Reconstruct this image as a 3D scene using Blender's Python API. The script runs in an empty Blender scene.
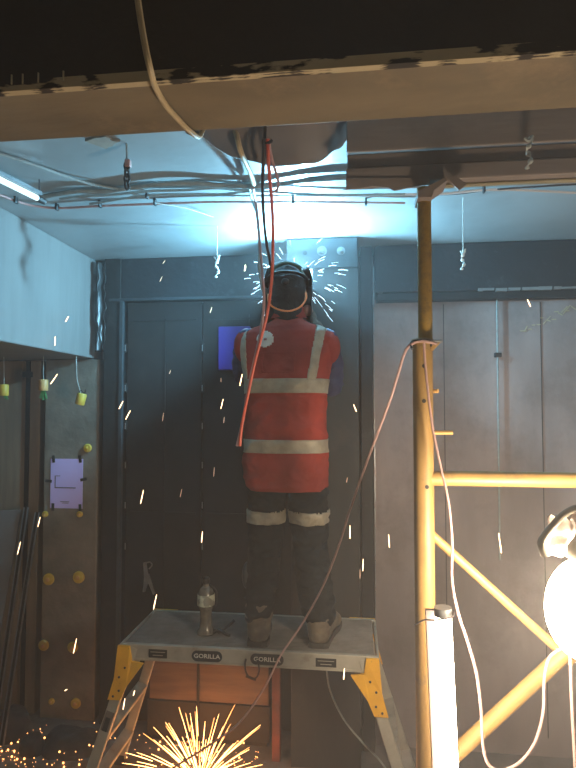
import bpy, bmesh, math, random
from mathutils import Vector, Matrix, Euler, noise
random.seed(7)
R = math.radians
SC = bpy.context.scene
COL = SC.collection

# ------------------------------------------------------------------ camera
F, CX, CY = 560.0, 288.0, 384.0
CAM = Vector((0, 0, 1.9))
ROT = Euler((R(90 + 2.35), 0, R(6.8)), 'XYZ')
cam_d = bpy.data.cameras.new('camera'); cam = bpy.data.objects.new('camera', cam_d)
COL.objects.link(cam); cam.location = CAM; cam.rotation_euler = ROT
cam_d.sensor_fit = 'VERTICAL'; cam_d.sensor_height = 36; cam_d.lens = F / 768 * 36
cam_d.clip_start = 0.02; SC.camera = cam
MROT = ROT.to_matrix()
def ray(px, py): return MROT @ Vector(((px - CX) / F, (CY - py) / F, -1))
def at(px, py, Y):
    d = ray(px, py); return CAM + d * (Y / d.y)
def atz(px, py, Z):
    d = ray(px, py); return CAM + d * ((Z - CAM.z) / d.z)
def atx(px, py, X):
    d = ray(px, py); return CAM + d * (X / d.x)
def pxm(Y): return (at(300, 400, Y) - at(299, 400, Y)).length   # metres per pixel

# ------------------------------------------------------------------ materials
MATS = {}
def mat(name, c1, c2=None, rough=0.7, metal=0.0, scale=6.0, bump=0.0, bscale=30.0, detail=6, sharp=None, emit=None, es=0, stretch=None, alpha=None, spec=0.5, layer=None, ior=None):
    m = bpy.data.materials.new(name); m.use_nodes = True; MATS[name] = m
    nt = m.node_tree; b = nt.nodes['Principled BSDF']
    b.inputs['Roughness'].default_value = rough; b.inputs['Metallic'].default_value = metal
    b.inputs['Base Color'].default_value = (*c1, 1)
    b.inputs['Specular IOR Level'].default_value = spec
    if ior: b.inputs['IOR'].default_value = ior
    tc = nt.nodes.new('ShaderNodeTexCoord'); mp = nt.nodes.new('ShaderNodeMapping')
    nt.links.new(tc.outputs['Object'], mp.inputs['Vector'])
    if stretch: mp.inputs['Scale'].default_value = stretch
    if c2 is not None:
        n = nt.nodes.new('ShaderNodeTexNoise'); n.inputs['Scale'].default_value = scale; n.inputs['Detail'].default_value = detail
        r = nt.nodes.new('ShaderNodeValToRGB')
        lo, hi = sharp if sharp else (0.35, 0.68)
        r.color_ramp.elements[0].position = lo; r.color_ramp.elements[1].position = hi
        r.color_ramp.elements[0].color = (*c1, 1); r.color_ramp.elements[1].color = (*c2, 1)
        nt.links.new(mp.outputs[0], n.inputs['Vector']); nt.links.new(n.outputs['Fac'], r.inputs['Fac'])
        out = r.outputs['Color']
        if layer:      # a second, larger pattern of stains: (colour, scale, lo, hi)
            lc, ls, l0, l1 = layer
            n2 = nt.nodes.new('ShaderNodeTexNoise'); n2.inputs['Scale'].default_value = ls; n2.inputs['Detail'].default_value = 8
            n2.inputs['Roughness'].default_value = 0.7
            r2 = nt.nodes.new('ShaderNodeValToRGB'); r2.color_ramp.elements[0].position = l0; r2.color_ramp.elements[1].position = l1
            mx = nt.nodes.new('ShaderNodeMix'); mx.data_type = 'RGBA'
            nt.links.new(tc.outputs['Object'], n2.inputs['Vector']); nt.links.new(n2.outputs['Fac'], r2.inputs['Fac'])
            nt.links.new(r2.outputs['Color'], mx.inputs[0]); nt.links.new(out, mx.inputs[6]); mx.inputs[7].default_value = (*lc, 1)
            out = mx.outputs[2]
        nt.links.new(out, b.inputs['Base Color'])
    if bump:
        n = nt.nodes.new('ShaderNodeTexNoise'); n.inputs['Scale'].default_value = bscale; n.inputs['Detail'].default_value = 5
        bp = nt.nodes.new('ShaderNodeBump'); bp.inputs['Strength'].default_value = bump; bp.inputs['Distance'].default_value = 0.01
        nt.links.new(mp.outputs[0], n.inputs['Vector']); nt.links.new(n.outputs['Fac'], bp.inputs['Height']); nt.links.new(bp.outputs[0], b.inputs['Normal'])
    if emit:
        b.inputs['Emission Color'].default_value = (*emit, 1); b.inputs['Emission Strength'].default_value = es
    if alpha is not None: b.inputs['Alpha'].default_value = alpha
    return m
mat('floor', (.17, .145, .13), (.08, .07, .062), .85, scale=3, bump=.5, bscale=14, layer=((.16, .15, .13), 7, .5, .75))
mat('ceiling', (.28, .32, .33), (.22, .25, .255), .44, ior=2.2, scale=2.5, bump=.15, bscale=18, layer=((.19, .21, .22), 2.2, .52, .8))
mat('plaster', (.19, .195, .19), (.145, .15, .147), .5, scale=3, bump=.15, bscale=10, stretch=(1, 3, .5))
mat('rear', (.16, .14, .12), (.1, .09, .08), .9, scale=3)
mat('concrete', (.17, .15, .12), (.11, .095, .075), .88, scale=7, bump=.4, bscale=25, layer=((.24, .2, .15), 3, .5, .8))
mat('concrete_grey', (.33, .275, .265), (.19, .158, .152), .85, scale=2.6, bump=.3, bscale=20, stretch=(1, 1, .4), layer=((.12, .10, .095), 1.9, .5, .8))
mat('board_brown', (.20, .15, .10), (.13, .095, .065), .8, scale=5, bump=.15, stretch=(4, 1, .4))
mat('board_orange', (.15, .095, .065), (.09, .055, .04), .75, scale=7, bump=.2, stretch=(.5, 1, 4))
mat('plasterboard', (.15, .13, .12), (.12, .10, .095), .85, scale=6)
mat('black_steel', (.016, .015, .015), (.010, .010, .010), .6, 0, spec=.2, scale=8, bump=.15, bscale=30, layer=((.04, .035, .034), 5, .55, .8))
mat('door_steel', (.017, .015, .015), (.010, .009, .009), .6, 0, spec=.2, scale=3, bump=.1, bscale=10, layer=((.028, .023, .02), 2.5, .5, .85))
mat('lintel_steel', (.014, .015, .018), (.009, .010, .012), .55, 0, spec=.3, scale=6, bump=.2, layer=((.06, .07, .08), 9, .58, .8))
mat('grey_steel', (.045, .055, .062), (.028, .034, .038), .5, .2, spec=.3, scale=8, bump=.2, bscale=40, layer=((.08, .085, .085), 6, .58, .8))
mat('column_steel', (.036, .037, .037), (.022, .023, .023), .6, 0, spec=.3, scale=5, bump=.2, bscale=20, stretch=(1, 1, .3), layer=((.055, .05, .045), 5, .55, .8))
mat('galv', (.26, .27, .28), (.18, .19, .2), .4, .7, scale=20, bump=.1)
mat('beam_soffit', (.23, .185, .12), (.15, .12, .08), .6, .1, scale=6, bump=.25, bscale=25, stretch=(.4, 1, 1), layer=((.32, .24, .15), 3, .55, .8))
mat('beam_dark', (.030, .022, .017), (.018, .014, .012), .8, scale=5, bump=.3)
mat('flange_edge', (.03, .024, .02), (.46, .38, .24), .85, scale=26, sharp=(.46, .5), bump=.4, stretch=(.35, 1, 1.2))
mat('timber', (.34, .285, .26), (.27, .225, .205), .8, scale=3, bump=.2, bscale=12, stretch=(.5, 2, 3), layer=((.17, .14, .13), 2.5, .52, .85))
mat('timber_pale', (.46, .40, .26), (.34, .3, .2), .8, scale=6, bump=.2, stretch=(.5, 3, 5))
mat('membrane', (.20, .175, .165), (.15, .13, .125), .65, scale=4, bump=.25, bscale=12)
mat('yellow', (.35, .215, .07), (.27, .165, .055), .5, .1, scale=10, bump=.12, layer=((.17, .12, .06), 14, .56, .72))
mat('yellow_dirty', (.36, .23, .05), (.24, .15, .04), .55, .1, scale=10, bump=.15, layer=((.10, .08, .045), 12, .5, .7))
mat('yellow_frp', (.80, .42, .02), (.66, .33, .015), .45, scale=14, bump=.15, layer=((.2, .12, .04), 40, .62, .7))
mat('alu', (.22, .205, .185), (.14, .13, .12), .5, .25, scale=12, bump=.1, layer=((.14, .13, .12), 9, .5, .8))
mat('alu_rail', (.44, .42, .36), (.34, .32, .27), .5, .3, scale=12, bump=.1, layer=((.2, .17, .13), 12, .58, .8))
mat('black', (.015, .015, .016), rough=.5)
mat('dark_rubber', (.03, .028, .027), (.02, .02, .02), .6, scale=20)
mat('white_ink', (.62, .6, .55), rough=.6)
mat('red_vest', (.34, .048, .036), (.24, .034, .026), .85, spec=.15, scale=9, bump=.6, bscale=22, layer=((.30, .05, .035), 6, .55, .85))
mat('vest_dust', (.62, .22, .14), (.48, .1, .06), .9, scale=18, detail=8)
mat('retro', (.38, .34, .26), (.28, .255, .195), .45, .1, scale=25, bump=.2, bscale=60)
mat('badge', (.70, .68, .62), rough=.6)
mat('navy', (.035, .042, .11), (.022, .028, .075), .85, scale=14, bump=.3, bscale=120)
mat('trousers', (.012, .016, .020), (.008, .010, .013), .9, spec=.1, scale=12, bump=.3, bscale=120, layer=((.026, .026, .023), 5, .55, .85))
mat('boot', (.14, .115, .08), (.07, .055, .04), .8, scale=18, bump=.4, bscale=40)
mat('sole', (.03, .027, .024), rough=.8)
mat('skin', (.42, .24, .17), rough=.6)
mat('hair', (.012, .010, .010), (.02, .018, .016), .8, scale=60, bump=.5, bscale=120)
mat('helmet_black', (.012, .013, .014), rough=.35)
mat('strap_green', (.10, .14, .10), (.06, .08, .06), .6, scale=20)
mat('glove', (.09, .05, .035), (.06, .035, .025), .85, scale=20, bump=.3)
mat('orange_cord', (.95, .28, .08), rough=.5)
mat('orange_hose', (.62, .10, .05), (.5, .07, .04), .5, scale=30)
mat('pink_hose', (.45, .26, .24), (.36, .2, .19), .6, scale=30)
mat('cable_beige', (.50, .40, .24), (.42, .33, .2), .6, scale=30)
mat('cable_grey', (.30, .35, .35), (.22, .26, .26), .6, scale=30)
mat('cable_dark', (.035, .03, .032), rough=.6)
mat('cable_white', (.65, .6, .58), rough=.5)
mat('cable_pink', (.42, .27, .25), rough=.5)
mat('string', (.55, .62, .60), rough=.7)
mat('white_plastic', (.66, .70, .68), (.5, .54, .53), .5, scale=30)
mat('cap_yellow', (.60, .42, .05), (.46, .32, .05), .5, scale=20)
mat('cap_green', (.07, .30, .10), rough=.5)
mat('cap_orange', (.55, .33, .12), rough=.5)
mat('paper', (.58, .48, .88), (.52, .44, .82), .8, scale=4)  # lavender base carries the arc's ultraviolet glow on the sheet
mat('tape', (.008, .008, .009), rough=.5)
mat('ink', (.05, .05, .09), rough=.7)
mat('blue_panel', (.06, .03, .26), (.05, .025, .22), .55, scale=4)
mat('sandbag', (.05, .045, .04), (.03, .027, .025), .9, scale=12, bump=.5, bscale=60)
mat('bottle', (.17, .15, .12), (.08, .075, .06), .25, scale=30, bump=.2)
mat('bottle_label', (.5, .52, .4), (.2, .2, .16), .5, scale=30, sharp=(.45, .55))
mat('clamp', (.32, .31, .30), (.22, .21, .2), .4, .6, scale=20)
mat('red_steel', (.17, .045, .035), (.09, .03, .025), .7, scale=12, bump=.2)
mat('lamp_grey', (.30, .27, .22), (.22, .2, .17), .6, scale=20)
mat('rag', (.55, .46, .42), (.4, .33, .3), .85, scale=10, bump=.3)
mat('arc', (1, 1, 1), emit=(.62, .86, 1), es=380)
mat('tube_glow', (1, 1, 1), emit=(1, .78, .58), es=42)
mat('lamp_glow', (1, 1, 1), emit=(1, .79, .56), es=260)
mat('ceiling_tube', (1, 1, 1), emit=(.6, .92, 1), es=1.2)
mat('spark_warm', (1, .6, .3), emit=(1, .66, .38), es=5)
mat('spark_faint', (1, .6, .3), emit=(1, .62, .45), es=.9)
mat('spark_orange', (1, .4, .1), emit=(1, .40, .12), es=5)
mat('spark_gold', (1, .4, .1), emit=(1, .50, .16), es=9)
mat('spark_blue', (.8, .9, 1), emit=(.66, .85, 1), es=3)

# ------------------------------------------------------------------ mesh builder
WLOC = {}
class MB:
    def __init__(s): s.v = []; s.f = []; s.uv = None
    def add(s, vs, fs):
        n = len(s.v); s.v += [Vector(v) for v in vs]; s.f += [tuple(i + n for i in f) for f in fs]; return s
    def box(s, lo, hi, bev=0.0, M=None):
        lo = Vector(lo); hi = Vector(hi); c = (lo + hi) / 2; h = (hi - lo) / 2
        h = Vector((abs(h.x), abs(h.y), abs(h.z)))
        if bev <= 0 or bev > min(h) * .95:
            vs = [Vector((x * h.x, y * h.y, z * h.z)) for x in (-1, 1) for y in (-1, 1) for z in (-1, 1)]
            fs = [(0, 1, 3, 2), (4, 6, 7, 5), (0, 4, 5, 1), (2, 3, 7, 6), (0, 2, 6, 4), (1, 5, 7, 3)]
        else:
            bm = bmesh.new(); bmesh.ops.create_cube(bm, size=2)
            for v in bm.verts: v.co = Vector((v.co.x * h.x, v.co.y * h.y, v.co.z * h.z))
            bmesh.ops.bevel(bm, geom=bm.edges[:], offset=bev, segments=2, profile=.5, affect='EDGES')
            bm.verts.index_update(); vs = [v.co.copy() for v in bm.verts]; fs = [tuple(v.index for v in f.verts) for f in bm.faces]; bm.free()
        if M is None: vs = [v + c for v in vs]
        else: vs = [M @ (v + c) for v in vs]
        return s.add(vs, fs)
    def tube(s, pts, r, n=8, caps=True, smooth=True, ry=None):
        pts = [Vector(p) for p in pts]
        rs = r if isinstance(r, (list, tuple)) else [r] * len(pts)
        vs = []; fs = []; up = None
        for i, p in enumerate(pts):
            t = (pts[min(i + 1, len(pts) - 1)] - pts[max(i - 1, 0)])
            if t.length < 1e-9: t = Vector((0, 0, 1))
            t.normalize()
            if up is None: up = t.cross(Vector((0, 0, 1)) if abs(t.z) < .9 else Vector((0, 1, 0))).normalized()
            up = (up - t * up.dot(t)).normalized(); w = t.cross(up)
            for k in range(n):
                a = 2 * math.pi * k / n
                vs.append(p + up * math.cos(a) * rs[i] + w * math.sin(a) * (rs[i] if ry is None else ry))
        for i in range(len(pts) - 1):
            for k in range(n):
                a, b = i * n + k, i * n + (k + 1) % n; fs.append((a, b, b + n, a + n))
        if caps:
            fs.append(tuple(range(n))[::-1]); fs.append(tuple((len(pts) - 1) * n + k for k in range(n)))
        return s.add(vs, fs)
    def bar(s, p0, p1, w, d, up=(0, 1, 0), bev=0):      # rectangular bar: w along side, d along up
        p0 = Vector(p0); p1 = Vector(p1); t = (p1 - p0); L = t.length; t.normalize()
        u = Vector(up); u = (u - t * u.dot(t)).normalized(); sd = t.cross(u)
        M = Matrix((( sd.x, u.x, t.x, p0.x), (sd.y, u.y, t.y, p0.y), (sd.z, u.z, t.z, p0.z), (0, 0, 0, 1)))
        return s.box((-w / 2, -d / 2, 0), (w / 2, d / 2, L), bev, M)
    def ell(s, c, r, M=None, seg=16, rings=10):
        c = Vector(c); vs = []; fs = []
        r = Vector(r) if not isinstance(r, (int, float)) else Vector((r, r, r))
        M = M or Matrix.Identity(3)
        vs.append(c + M @ Vector((0, 0, r.z)))
        for i in range(1, rings):
            th = math.pi * i / rings
            for k in range(seg):
                a = 2 * math.pi * k / seg
                vs.append(c + M @ Vector((r.x * math.sin(th) * math.cos(a), r.y * math.sin(th) * math.sin(a), r.z * math.cos(th))))
        vs.append(c + M @ Vector((0, 0, -r.z))); L = len(vs) - 1
        for k in range(seg): fs.append((0, 1 + k, 1 + (k + 1) % seg))
        for i in range(rings - 2):
            for k in range(seg):
                a = 1 + i * seg + k; b = 1 + i * seg + (k + 1) % seg; fs.append((a, a + seg, b + seg, b))
        for k in range(seg): fs.append((L, 1 + (rings - 2) * seg + (k + 1) % seg, 1 + (rings - 2) * seg + k))
        return s.add(vs, fs)
    def cap(s, p0, p1, r0, r1, n=14):
        p0 = Vector(p0); p1 = Vector(p1)
        s.tube([p0, p1], [r0, r1], n); s.ell(p0, r0, seg=12, rings=8); s.ell(p1, r1, seg=12, rings=8); return s
    def chain(s, pts, rs):
        for i in range(len(pts) - 1): s.cap(pts[i], pts[i + 1], rs[i], rs[i + 1])
        return s
    def lathe(s, prof, c, axis='Z', n=20, M=None):      # prof: list of (r, h)
        c = Vector(c); vs = []; fs = []
        for r, h in prof:
            for k in range(n):
                a = 2 * math.pi * k / n; q = Vector((r * math.cos(a), r * math.sin(a), h))
                if axis == 'Y': q = Vector((q.x, -q.z, q.y))
                if axis == 'X': q = Vector((q.z, q.x, q.y))
                if M: q = M @ q
                vs.append(c + q)
        m = len(prof)
        for i in range(m - 1):
            for k in range(n):
                a, b = i * n + k, i * n + (k + 1) % n; fs.append((a, b, b + n, a + n))
        fs.append(tuple(range(n))[::-1]); fs.append(tuple((m - 1) * n + k for k in range(n)))
        return s.add(vs, fs)
    def prism(s, poly, off):       # polygon of 3-D points, extruded by vector
        poly = [Vector(p) for p in poly]; off = Vector(off); n = len(poly)
        fs = [tuple(range(n)), tuple(range(2 * n - 1, n - 1, -1))]
        for i in range(n): j = (i + 1) % n; fs.append((i, i + n, j + n, j))
        return s.add(poly + [p + off for p in poly], fs)
    def grid(s, fn, nu, nv, thick=None):     # fn(u,v) -> point, sheet with thickness vector
        vs = [fn(i / nu, j / nv) for j in range(nv + 1) for i in range(nu + 1)]; fs = []
        W = nu + 1
        for j in range(nv):
            for i in range(nu): a = j * W + i; fs.append((a, a + 1, a + 1 + W, a + W))
        if thick is not None:
            N = len(vs); t = Vector(thick); vs += [Vector(v) + t for v in vs]
            fs += [tuple(N + q for q in reversed(f)) for f in fs[:]]
            ring = [i for i in range(nu + 1)] + [j * W + nu for j in range(1, nv + 1)] + [nv * W + i for i in range(nu - 1, -1, -1)] + [j * W for j in range(nv - 1, 0, -1)]
            for k in range(len(ring)): a = ring[k]; b = ring[(k + 1) % len(ring)]; fs.append((a, a + N, b + N, b))
        return s.add(vs, fs)
    def build(s, name, m, parent=None, smooth=False, auto=None):
        lo = Vector((min(v.x for v in s.v), min(v.y for v in s.v), min(v.z for v in s.v)))
        hi = Vector((max(v.x for v in s.v), max(v.y for v in s.v), max(v.z for v in s.v)))
        o0 = Vector(((lo.x + hi.x) / 2, (lo.y + hi.y) / 2, lo.z))
        me = bpy.data.meshes.new(name); me.from_pydata([v - o0 for v in s.v], [], s.f); me.update()
        bm = bmesh.new(); bm.from_mesh(me); bmesh.ops.recalc_face_normals(bm, faces=bm.faces[:]); bm.to_mesh(me); bm.free()
        me.materials.append(MATS[m])
        if smooth:
            for p in me.polygons: p.use_smooth = True
            if smooth != 'all': me.set_sharp_from_angle(angle=R(40))
        o = bpy.data.objects.new(name, me); COL.objects.link(o)
        if parent is not None: o.parent = parent; o.location = o0 - WLOC[parent.name]
        else: o.location = o0
        WLOC[o.name] = o0
        return o
def tag(o, label=None, cat=None, group=None, kind=None):
    if label: o['label'] = label
    if cat: o['category'] = cat
    if group: o['group'] = group
    if kind: o['kind'] = kind
    return o
def empty(name, loc, label, cat, group=None):
    o = bpy.data.objects.new(name, None); COL.objects.link(o); o.location = loc; WLOC[o.name] = Vector(loc); o.empty_display_size = .1
    return tag(o, label, cat, group)
def smoothpath(pts, sub=8):
    pts = [Vector(p) for p in pts]; P = [pts[0]] + pts + [pts[-1]]; out = []
    for i in range(1, len(P) - 2):
        a, b, c, d = P[i - 1], P[i], P[i + 1], P[i + 2]
        for k in range(sub):
            t = k / sub
            out.append(.5 * ((2 * b) + (c - a) * t + (2 * a - 5 * b + 4 * c - d) * t * t + (3 * b - a - 3 * c + d) * t ** 3))
    out.append(pts[-1]); return out
def cable(name, pts, r, m, label=None, cat='cable', parent=None, group=None, sub=8):
    o = MB().tube(smoothpath(pts, sub), r, 8).build(name, m, parent, True)
    if label: tag(o, label, cat, group)
    return o
def remesh(o, voxel, smooth=2, wr=0, wscale=8, factor=.5):
    md = o.modifiers.new('r', 'REMESH'); md.mode = 'VOXEL'; md.voxel_size = voxel; md.use_smooth_shade = True
    if smooth: s2 = o.modifiers.new('s', 'SMOOTH'); s2.iterations = smooth; s2.factor = factor
    bpy.context.view_layer.update()
    dg = bpy.context.evaluated_depsgraph_get(); me = bpy.data.meshes.new_from_object(o.evaluated_get(dg), depsgraph=dg)
    o.modifiers.clear(); mats = [x for x in o.data.materials]; o.data = me
    if not me.materials:
        for x in mats: me.materials.append(x)
    if wr:
        ns = [v.normal.copy() for v in me.vertices]
        for v, n in zip(me.vertices, ns):
            w = v.co * wscale; k = noise.noise(Vector((w.x, w.y, w.z * 1.6))) + .6 * noise.noise(Vector((w.x * 2.1 + 5, w.y * 2.1, w.z * 3.4)))
            v.co += n * (1 - abs(k) * 2) * wr
    for p in me.polygons: p.use_smooth = True
    return o
def patch(src, pred, off, name, m, parent):      # cloth strip lying on a garment: the garment's faces that satisfy pred, lifted and given thickness
    me = src.data; bm = bmesh.new(); bm.from_mesh(me); bm.normal_update(); w = WLOC[src.name]
    dead = [f for f in bm.faces if not pred(f.calc_center_median() + w)]
    bmesh.ops.delete(bm, geom=dead, context='FACES')
    bm.normal_update()
    for v in bm.verts: v.co += v.normal * off
    bmesh.ops.solidify(bm, geom=bm.faces[:], thickness=off * .8)
    mb = MB(); bm.verts.index_update()
    mb.add([v.co + w for v in bm.verts], [tuple(v.index for v in f.verts) for f in bm.faces]); bm.free()
    return mb.build(name, m, parent, 'all')
def text(body, size, loc, m, name, parent, rot=(R(90), 0, 0), depth=.0006, sx=1):
    c = bpy.data.curves.new('t', 'FONT'); c.body = body; c.size = size; c.align_x = 'CENTER'; c.align_y = 'CENTER'; c.extrude = depth; c.resolution_u = 2; c.offset = size * .012
    t = bpy.data.objects.new('t', c); COL.objects.link(t); bpy.context.view_layer.update()
    dg = bpy.context.evaluated_depsgraph_get(); me = bpy.data.meshes.new_from_object(t.evaluated_get(dg), depsgraph=dg)
    bpy.data.objects.remove(t)
    M = Matrix.Translation(Vector(loc)) @ Euler(rot).to_matrix().to_4x4() @ Matrix.Diagonal((sx, 1, 1, 1))
    mb = MB().add([M @ v.co for v in me.vertices], [tuple(p.vertices) for p in me.polygons]); bpy.data.meshes.remove(me)
    return mb.build(name, m, parent)

# ================================================================== SETTING
CEIL = 2.82; YB = 3.42
def struct(o): return tag(o, kind='structure')
struct(MB().box((-2.8, -1.4, -.12), (2.6, 3.72, 0)).build('floor', 'floor'))
struct(MB().box((-2.8, -1.4, CEIL), (2.6, 3.72, CEIL + .15)).build('ceiling', 'ceiling'))
struct(MB().box((-2.8, -1.55, 0), (2.6, -1.4, CEIL)).build('wall_rear', 'rear'))
struct(MB().box((2.45, -1.4, 0), (2.6, YB, CEIL)).build('wall_right', 'concrete_grey'))
struct(MB().box((-2.8, YB, 0), (2.6, YB + .3, CEIL)).build('wall_back', 'concrete_grey'))
# left wall: plastered downstand above, recess below
XL = at(99, 300, YB - .05).x
zb = atx(0, 341, XL).z
struct(MB().box((-2.8, -1.4, zb), (XL, YB - .002, CEIL), .006).build('wall_left', 'plaster'))
struct(MB().box((-2.8, -1.4, 0), (-2.65, YB, zb)).build('wall_left_recess', 'board_brown'))

# concrete column on the left (paper is taped to it)
YC = 3.30
x0 = at(43, 500, YC).x; x1 = at(97, 500, YC).x
col = MB().box((x0, YC, 0), (x1, YB - .003, zb - .004), .008).build('concrete_column', 'concrete')
tag(col, 'brown concrete column with yellow caps and a taped paper', 'column')
# timber boards in the recess beside it
b = MB().box((at(-60, 400, 3.36).x, 3.36, 0), (at(22, 400, 3.36).x, YB - .004, zb - .006), .004).build('timber_board', 'board_brown')
tag(b, 'wide brown board at the edge of the recess under the white bulkhead', 'board')
b = MB().box((at(30, 400, 3.34).x, 3.34, 0), (at(40, 400, 3.34).x, YB - .004, zb - .006), .004).build('timber_board', 'board_brown')
tag(b, 'narrow brown upright board between dark gap and concrete column', 'board')
b = MB().box((at(22.5, 400, 3.4).x, 3.4, 0), (at(29.5, 400, 3.4).x, YB - .003, zb - .006)).build('gap_shade', 'black_steel')  # dark strip filling the gap, its shade put into the colour
tag(b, 'dark upright strip standing in for shade in the gap between the two brown boards', 'channel')

# paper drawing
pr = empty('paper_sheet', at(66, 508, YC), 'paper with violet arc glow in its colour and drawn corner lines, taped to concrete column', 'paper')
p0 = at(50, 508, YC - .004); p1 = at(83, 459, YC - .004)
MB().box((p0.x, YC - .004, p0.z), (p1.x, YC - .002, p1.z)).build('sheet', 'paper', pr)
k = pxm(YC)
a = at(55, 488, YC)
def pline(x, z, w, h): MB().box((x, YC - .0052, z), (x + w * k, YC - .0045, z + h * k)).build('drawn_line', 'ink', pr)
pline(a.x, a.z, 1, 13); pline(a.x + 1.05 * k, a.z, 22, 1.1); pline(a.x + 1.05 * k, a.z + 12.4 * k, 5, .6)
c = at(66, 502, YC); pline(c.x - 6 * k, c.z, 10, .7); pline(c.x - 4 * k, c.z - 1.3 * k, 7, .6)
for px, py, h in ((53.5, 459, 1), (80, 459, 1), (48.5, 481, 0), (83.5, 479.5, 0), (52.8, 507, 1), (80, 508, 1)):
    q = at(px, py, YC - .006); w_, h_ = (1.5, 3.8) if h else (3.6, 1.5)
    Mx = Matrix.Translation(q) @ Matrix.Rotation(R(random.uniform(-14, 14)), 4, 'Y')
    MB().box((-w_ * k, 0, -h_ * k), (w_ * k, .0012, h_ * k), 0, Mx).build('tape_strip', 'tape', pr)

# yellow caps on the column
caps = [(88, 448, 4.3, 'yellow round cap above the upper corner of the taped paper', 0), (45.5, 514, 3.2, 'small yellow cap just below the paper, beside the gap', 1), (80, 514, 3.2, 'small yellow cap just below the paper, towards the black steel frame', 1),
        (49, 579, 6, 'yellow cap in the middle pair on the column, nearer the boards', 2), (79, 577, 6.2, 'yellow cap in the middle pair on the column, nearer the black frame', 2), (44, 645, 5.5, 'yellow cap in the low pair on the column, nearer the boards', 2),
        (73, 647, 5.5, 'yellow cap in the low pair on the column, nearer the black frame', 2), (76, 703, 5.2, 'lowest yellow cap on the column, close to the floor', 2), (52, 701, 3, 'small dusty yellow cap beside the lowest one near the floor', 1)]
for px, py, r, lab, kd in caps:
    q = at(px, py, YC); t = empty('bolt_cap', q, lab, 'cap', 'yellow caps on the concrete column')
    rr = r * k
    MB().lathe([(rr, 0), (rr, .008), (rr * .86, .014), (rr * .5, .015)], (q.x, q.y + .0, q.z), 'Y', 18).build('cap_disc', 'cap_yellow', t, True)
    MB().lathe([(rr * .36, .014), (rr * .36, .02), (rr * .2, .022)], q, 'Y', 12).build('cap_stud', 'cap_orange' if kd else 'cap_yellow', t, True)

# hanging yellow plugs from strings under the bulkhead
for px, py, top, m, lab, gr in ((4, 390, 345, 'cap_yellow', 'yellow plastic plug hanging over the wide brown board', 1), (43.5, 385, 352, 'cap_orange', 'orange plug with long green tails hanging above the column edge', 2), (81, 399, 360, 'cap_yellow', 'tilted yellow plug hanging in front of the concrete column face', 0)):
    Y = 3.12; q = at(px, py, Y); kk = pxm(Y)
    t = empty('hanging_plug', at(px, py + 6, Y), lab, 'plug')
    tilt = Matrix.Rotation(R(14 if gr == 0 else 0), 3, 'Y')
    MB().lathe([(4.4 * kk, -6 * kk), (4.8 * kk, -5.5 * kk), (4.8 * kk, 5 * kk), (4.2 * kk, 5.8 * kk), (1.2 * kk, 6 * kk)], q, 'Z', 16, tilt).build('plug_body', m, t, True)
    MB().tube([q + Vector((0, 0, 5 * kk)), at(px - (4 if gr == 0 else 0), (py + top) / 2, Y), Vector((at(px, top, Y).x - (.03 if gr == 0 else 0), Y, zb - .001))], .0016, 6).build('string', 'string', t)
    g = MB()
    if gr:
        for dx, L in ((-3, 9), (-.5, 11), (2.5, 10)) if gr == 2 else ((1, 4), (3, 5)):
            g.bar(q + Vector((dx * .4 * kk, 0, -5 * kk)), q + Vector((dx * kk * 1.3, .005, -(5 + L) * kk)), 2 * kk, .003)
        g.build('green_tail', 'cap_green', t)
    else:
        g.tube(smoothpath([q + Vector((-.02, 0, 4 * kk)), q + Vector((0, 0, 9 * kk)), q + Vector((.02, 0, 6 * kk)), q + Vector((.03, 0, 10 * kk))]), .003, 6).build('cable_tie', 'tape', t, True)
q = at(27, 374, 3.33)
bx = MB().box((q.x - .03, 3.325, q.z - .02), (q.x + .035, 3.34, q.z + .014), .003).build('clip_bracket', 'black_steel')
tag(bx, 'small black clip bracket high on the dark gap between boards', 'bracket')

# leaning sheet + metal profiles by the recess
g = MB(); A = at(-30, 512, 3.28); B = at(21, 510, 3.28); C_ = at(-4, 655, 3.05); D = at(-60, 655, 3.05)
g.prism([A, B, C_, D], (0, .012, 0)); tag(g.build('plasterboard_sheet', 'plasterboard'), 'grey plasterboard offcut leaning below the wide brown board', 'board')
for (a0, a1, lab) in (((27, 507), (-6, 735), 'thin metal profile leaning nearest the plasterboard offcut'), ((38, 512), (2, 745), 'thin metal profile leaning towards the concrete column base')):
    pa = at(*a0, 3.27); pb = at(*a1, 2.95)
    pb.z = max(pb.z, .012)
    t = empty('metal_profile', (pb.x, pb.y, 0), lab, 'metal profile', 'metal profiles leaning in the recess')
    MB().bar(pb, pa, .022, .012, bev=.002).build('profile_web', 'black_steel', t)
    MB().bar(pb + Vector((-.012, -.008, 0)), pa + Vector((-.012, -.008, 0)), .003, .014).build('profile_flange', 'galv', t)
    MB().bar(pb + Vector((.012, -.008, 0)), pa + Vector((.012, -.008, 0)), .003, .014).build('profile_flange', 'galv', t)

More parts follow.
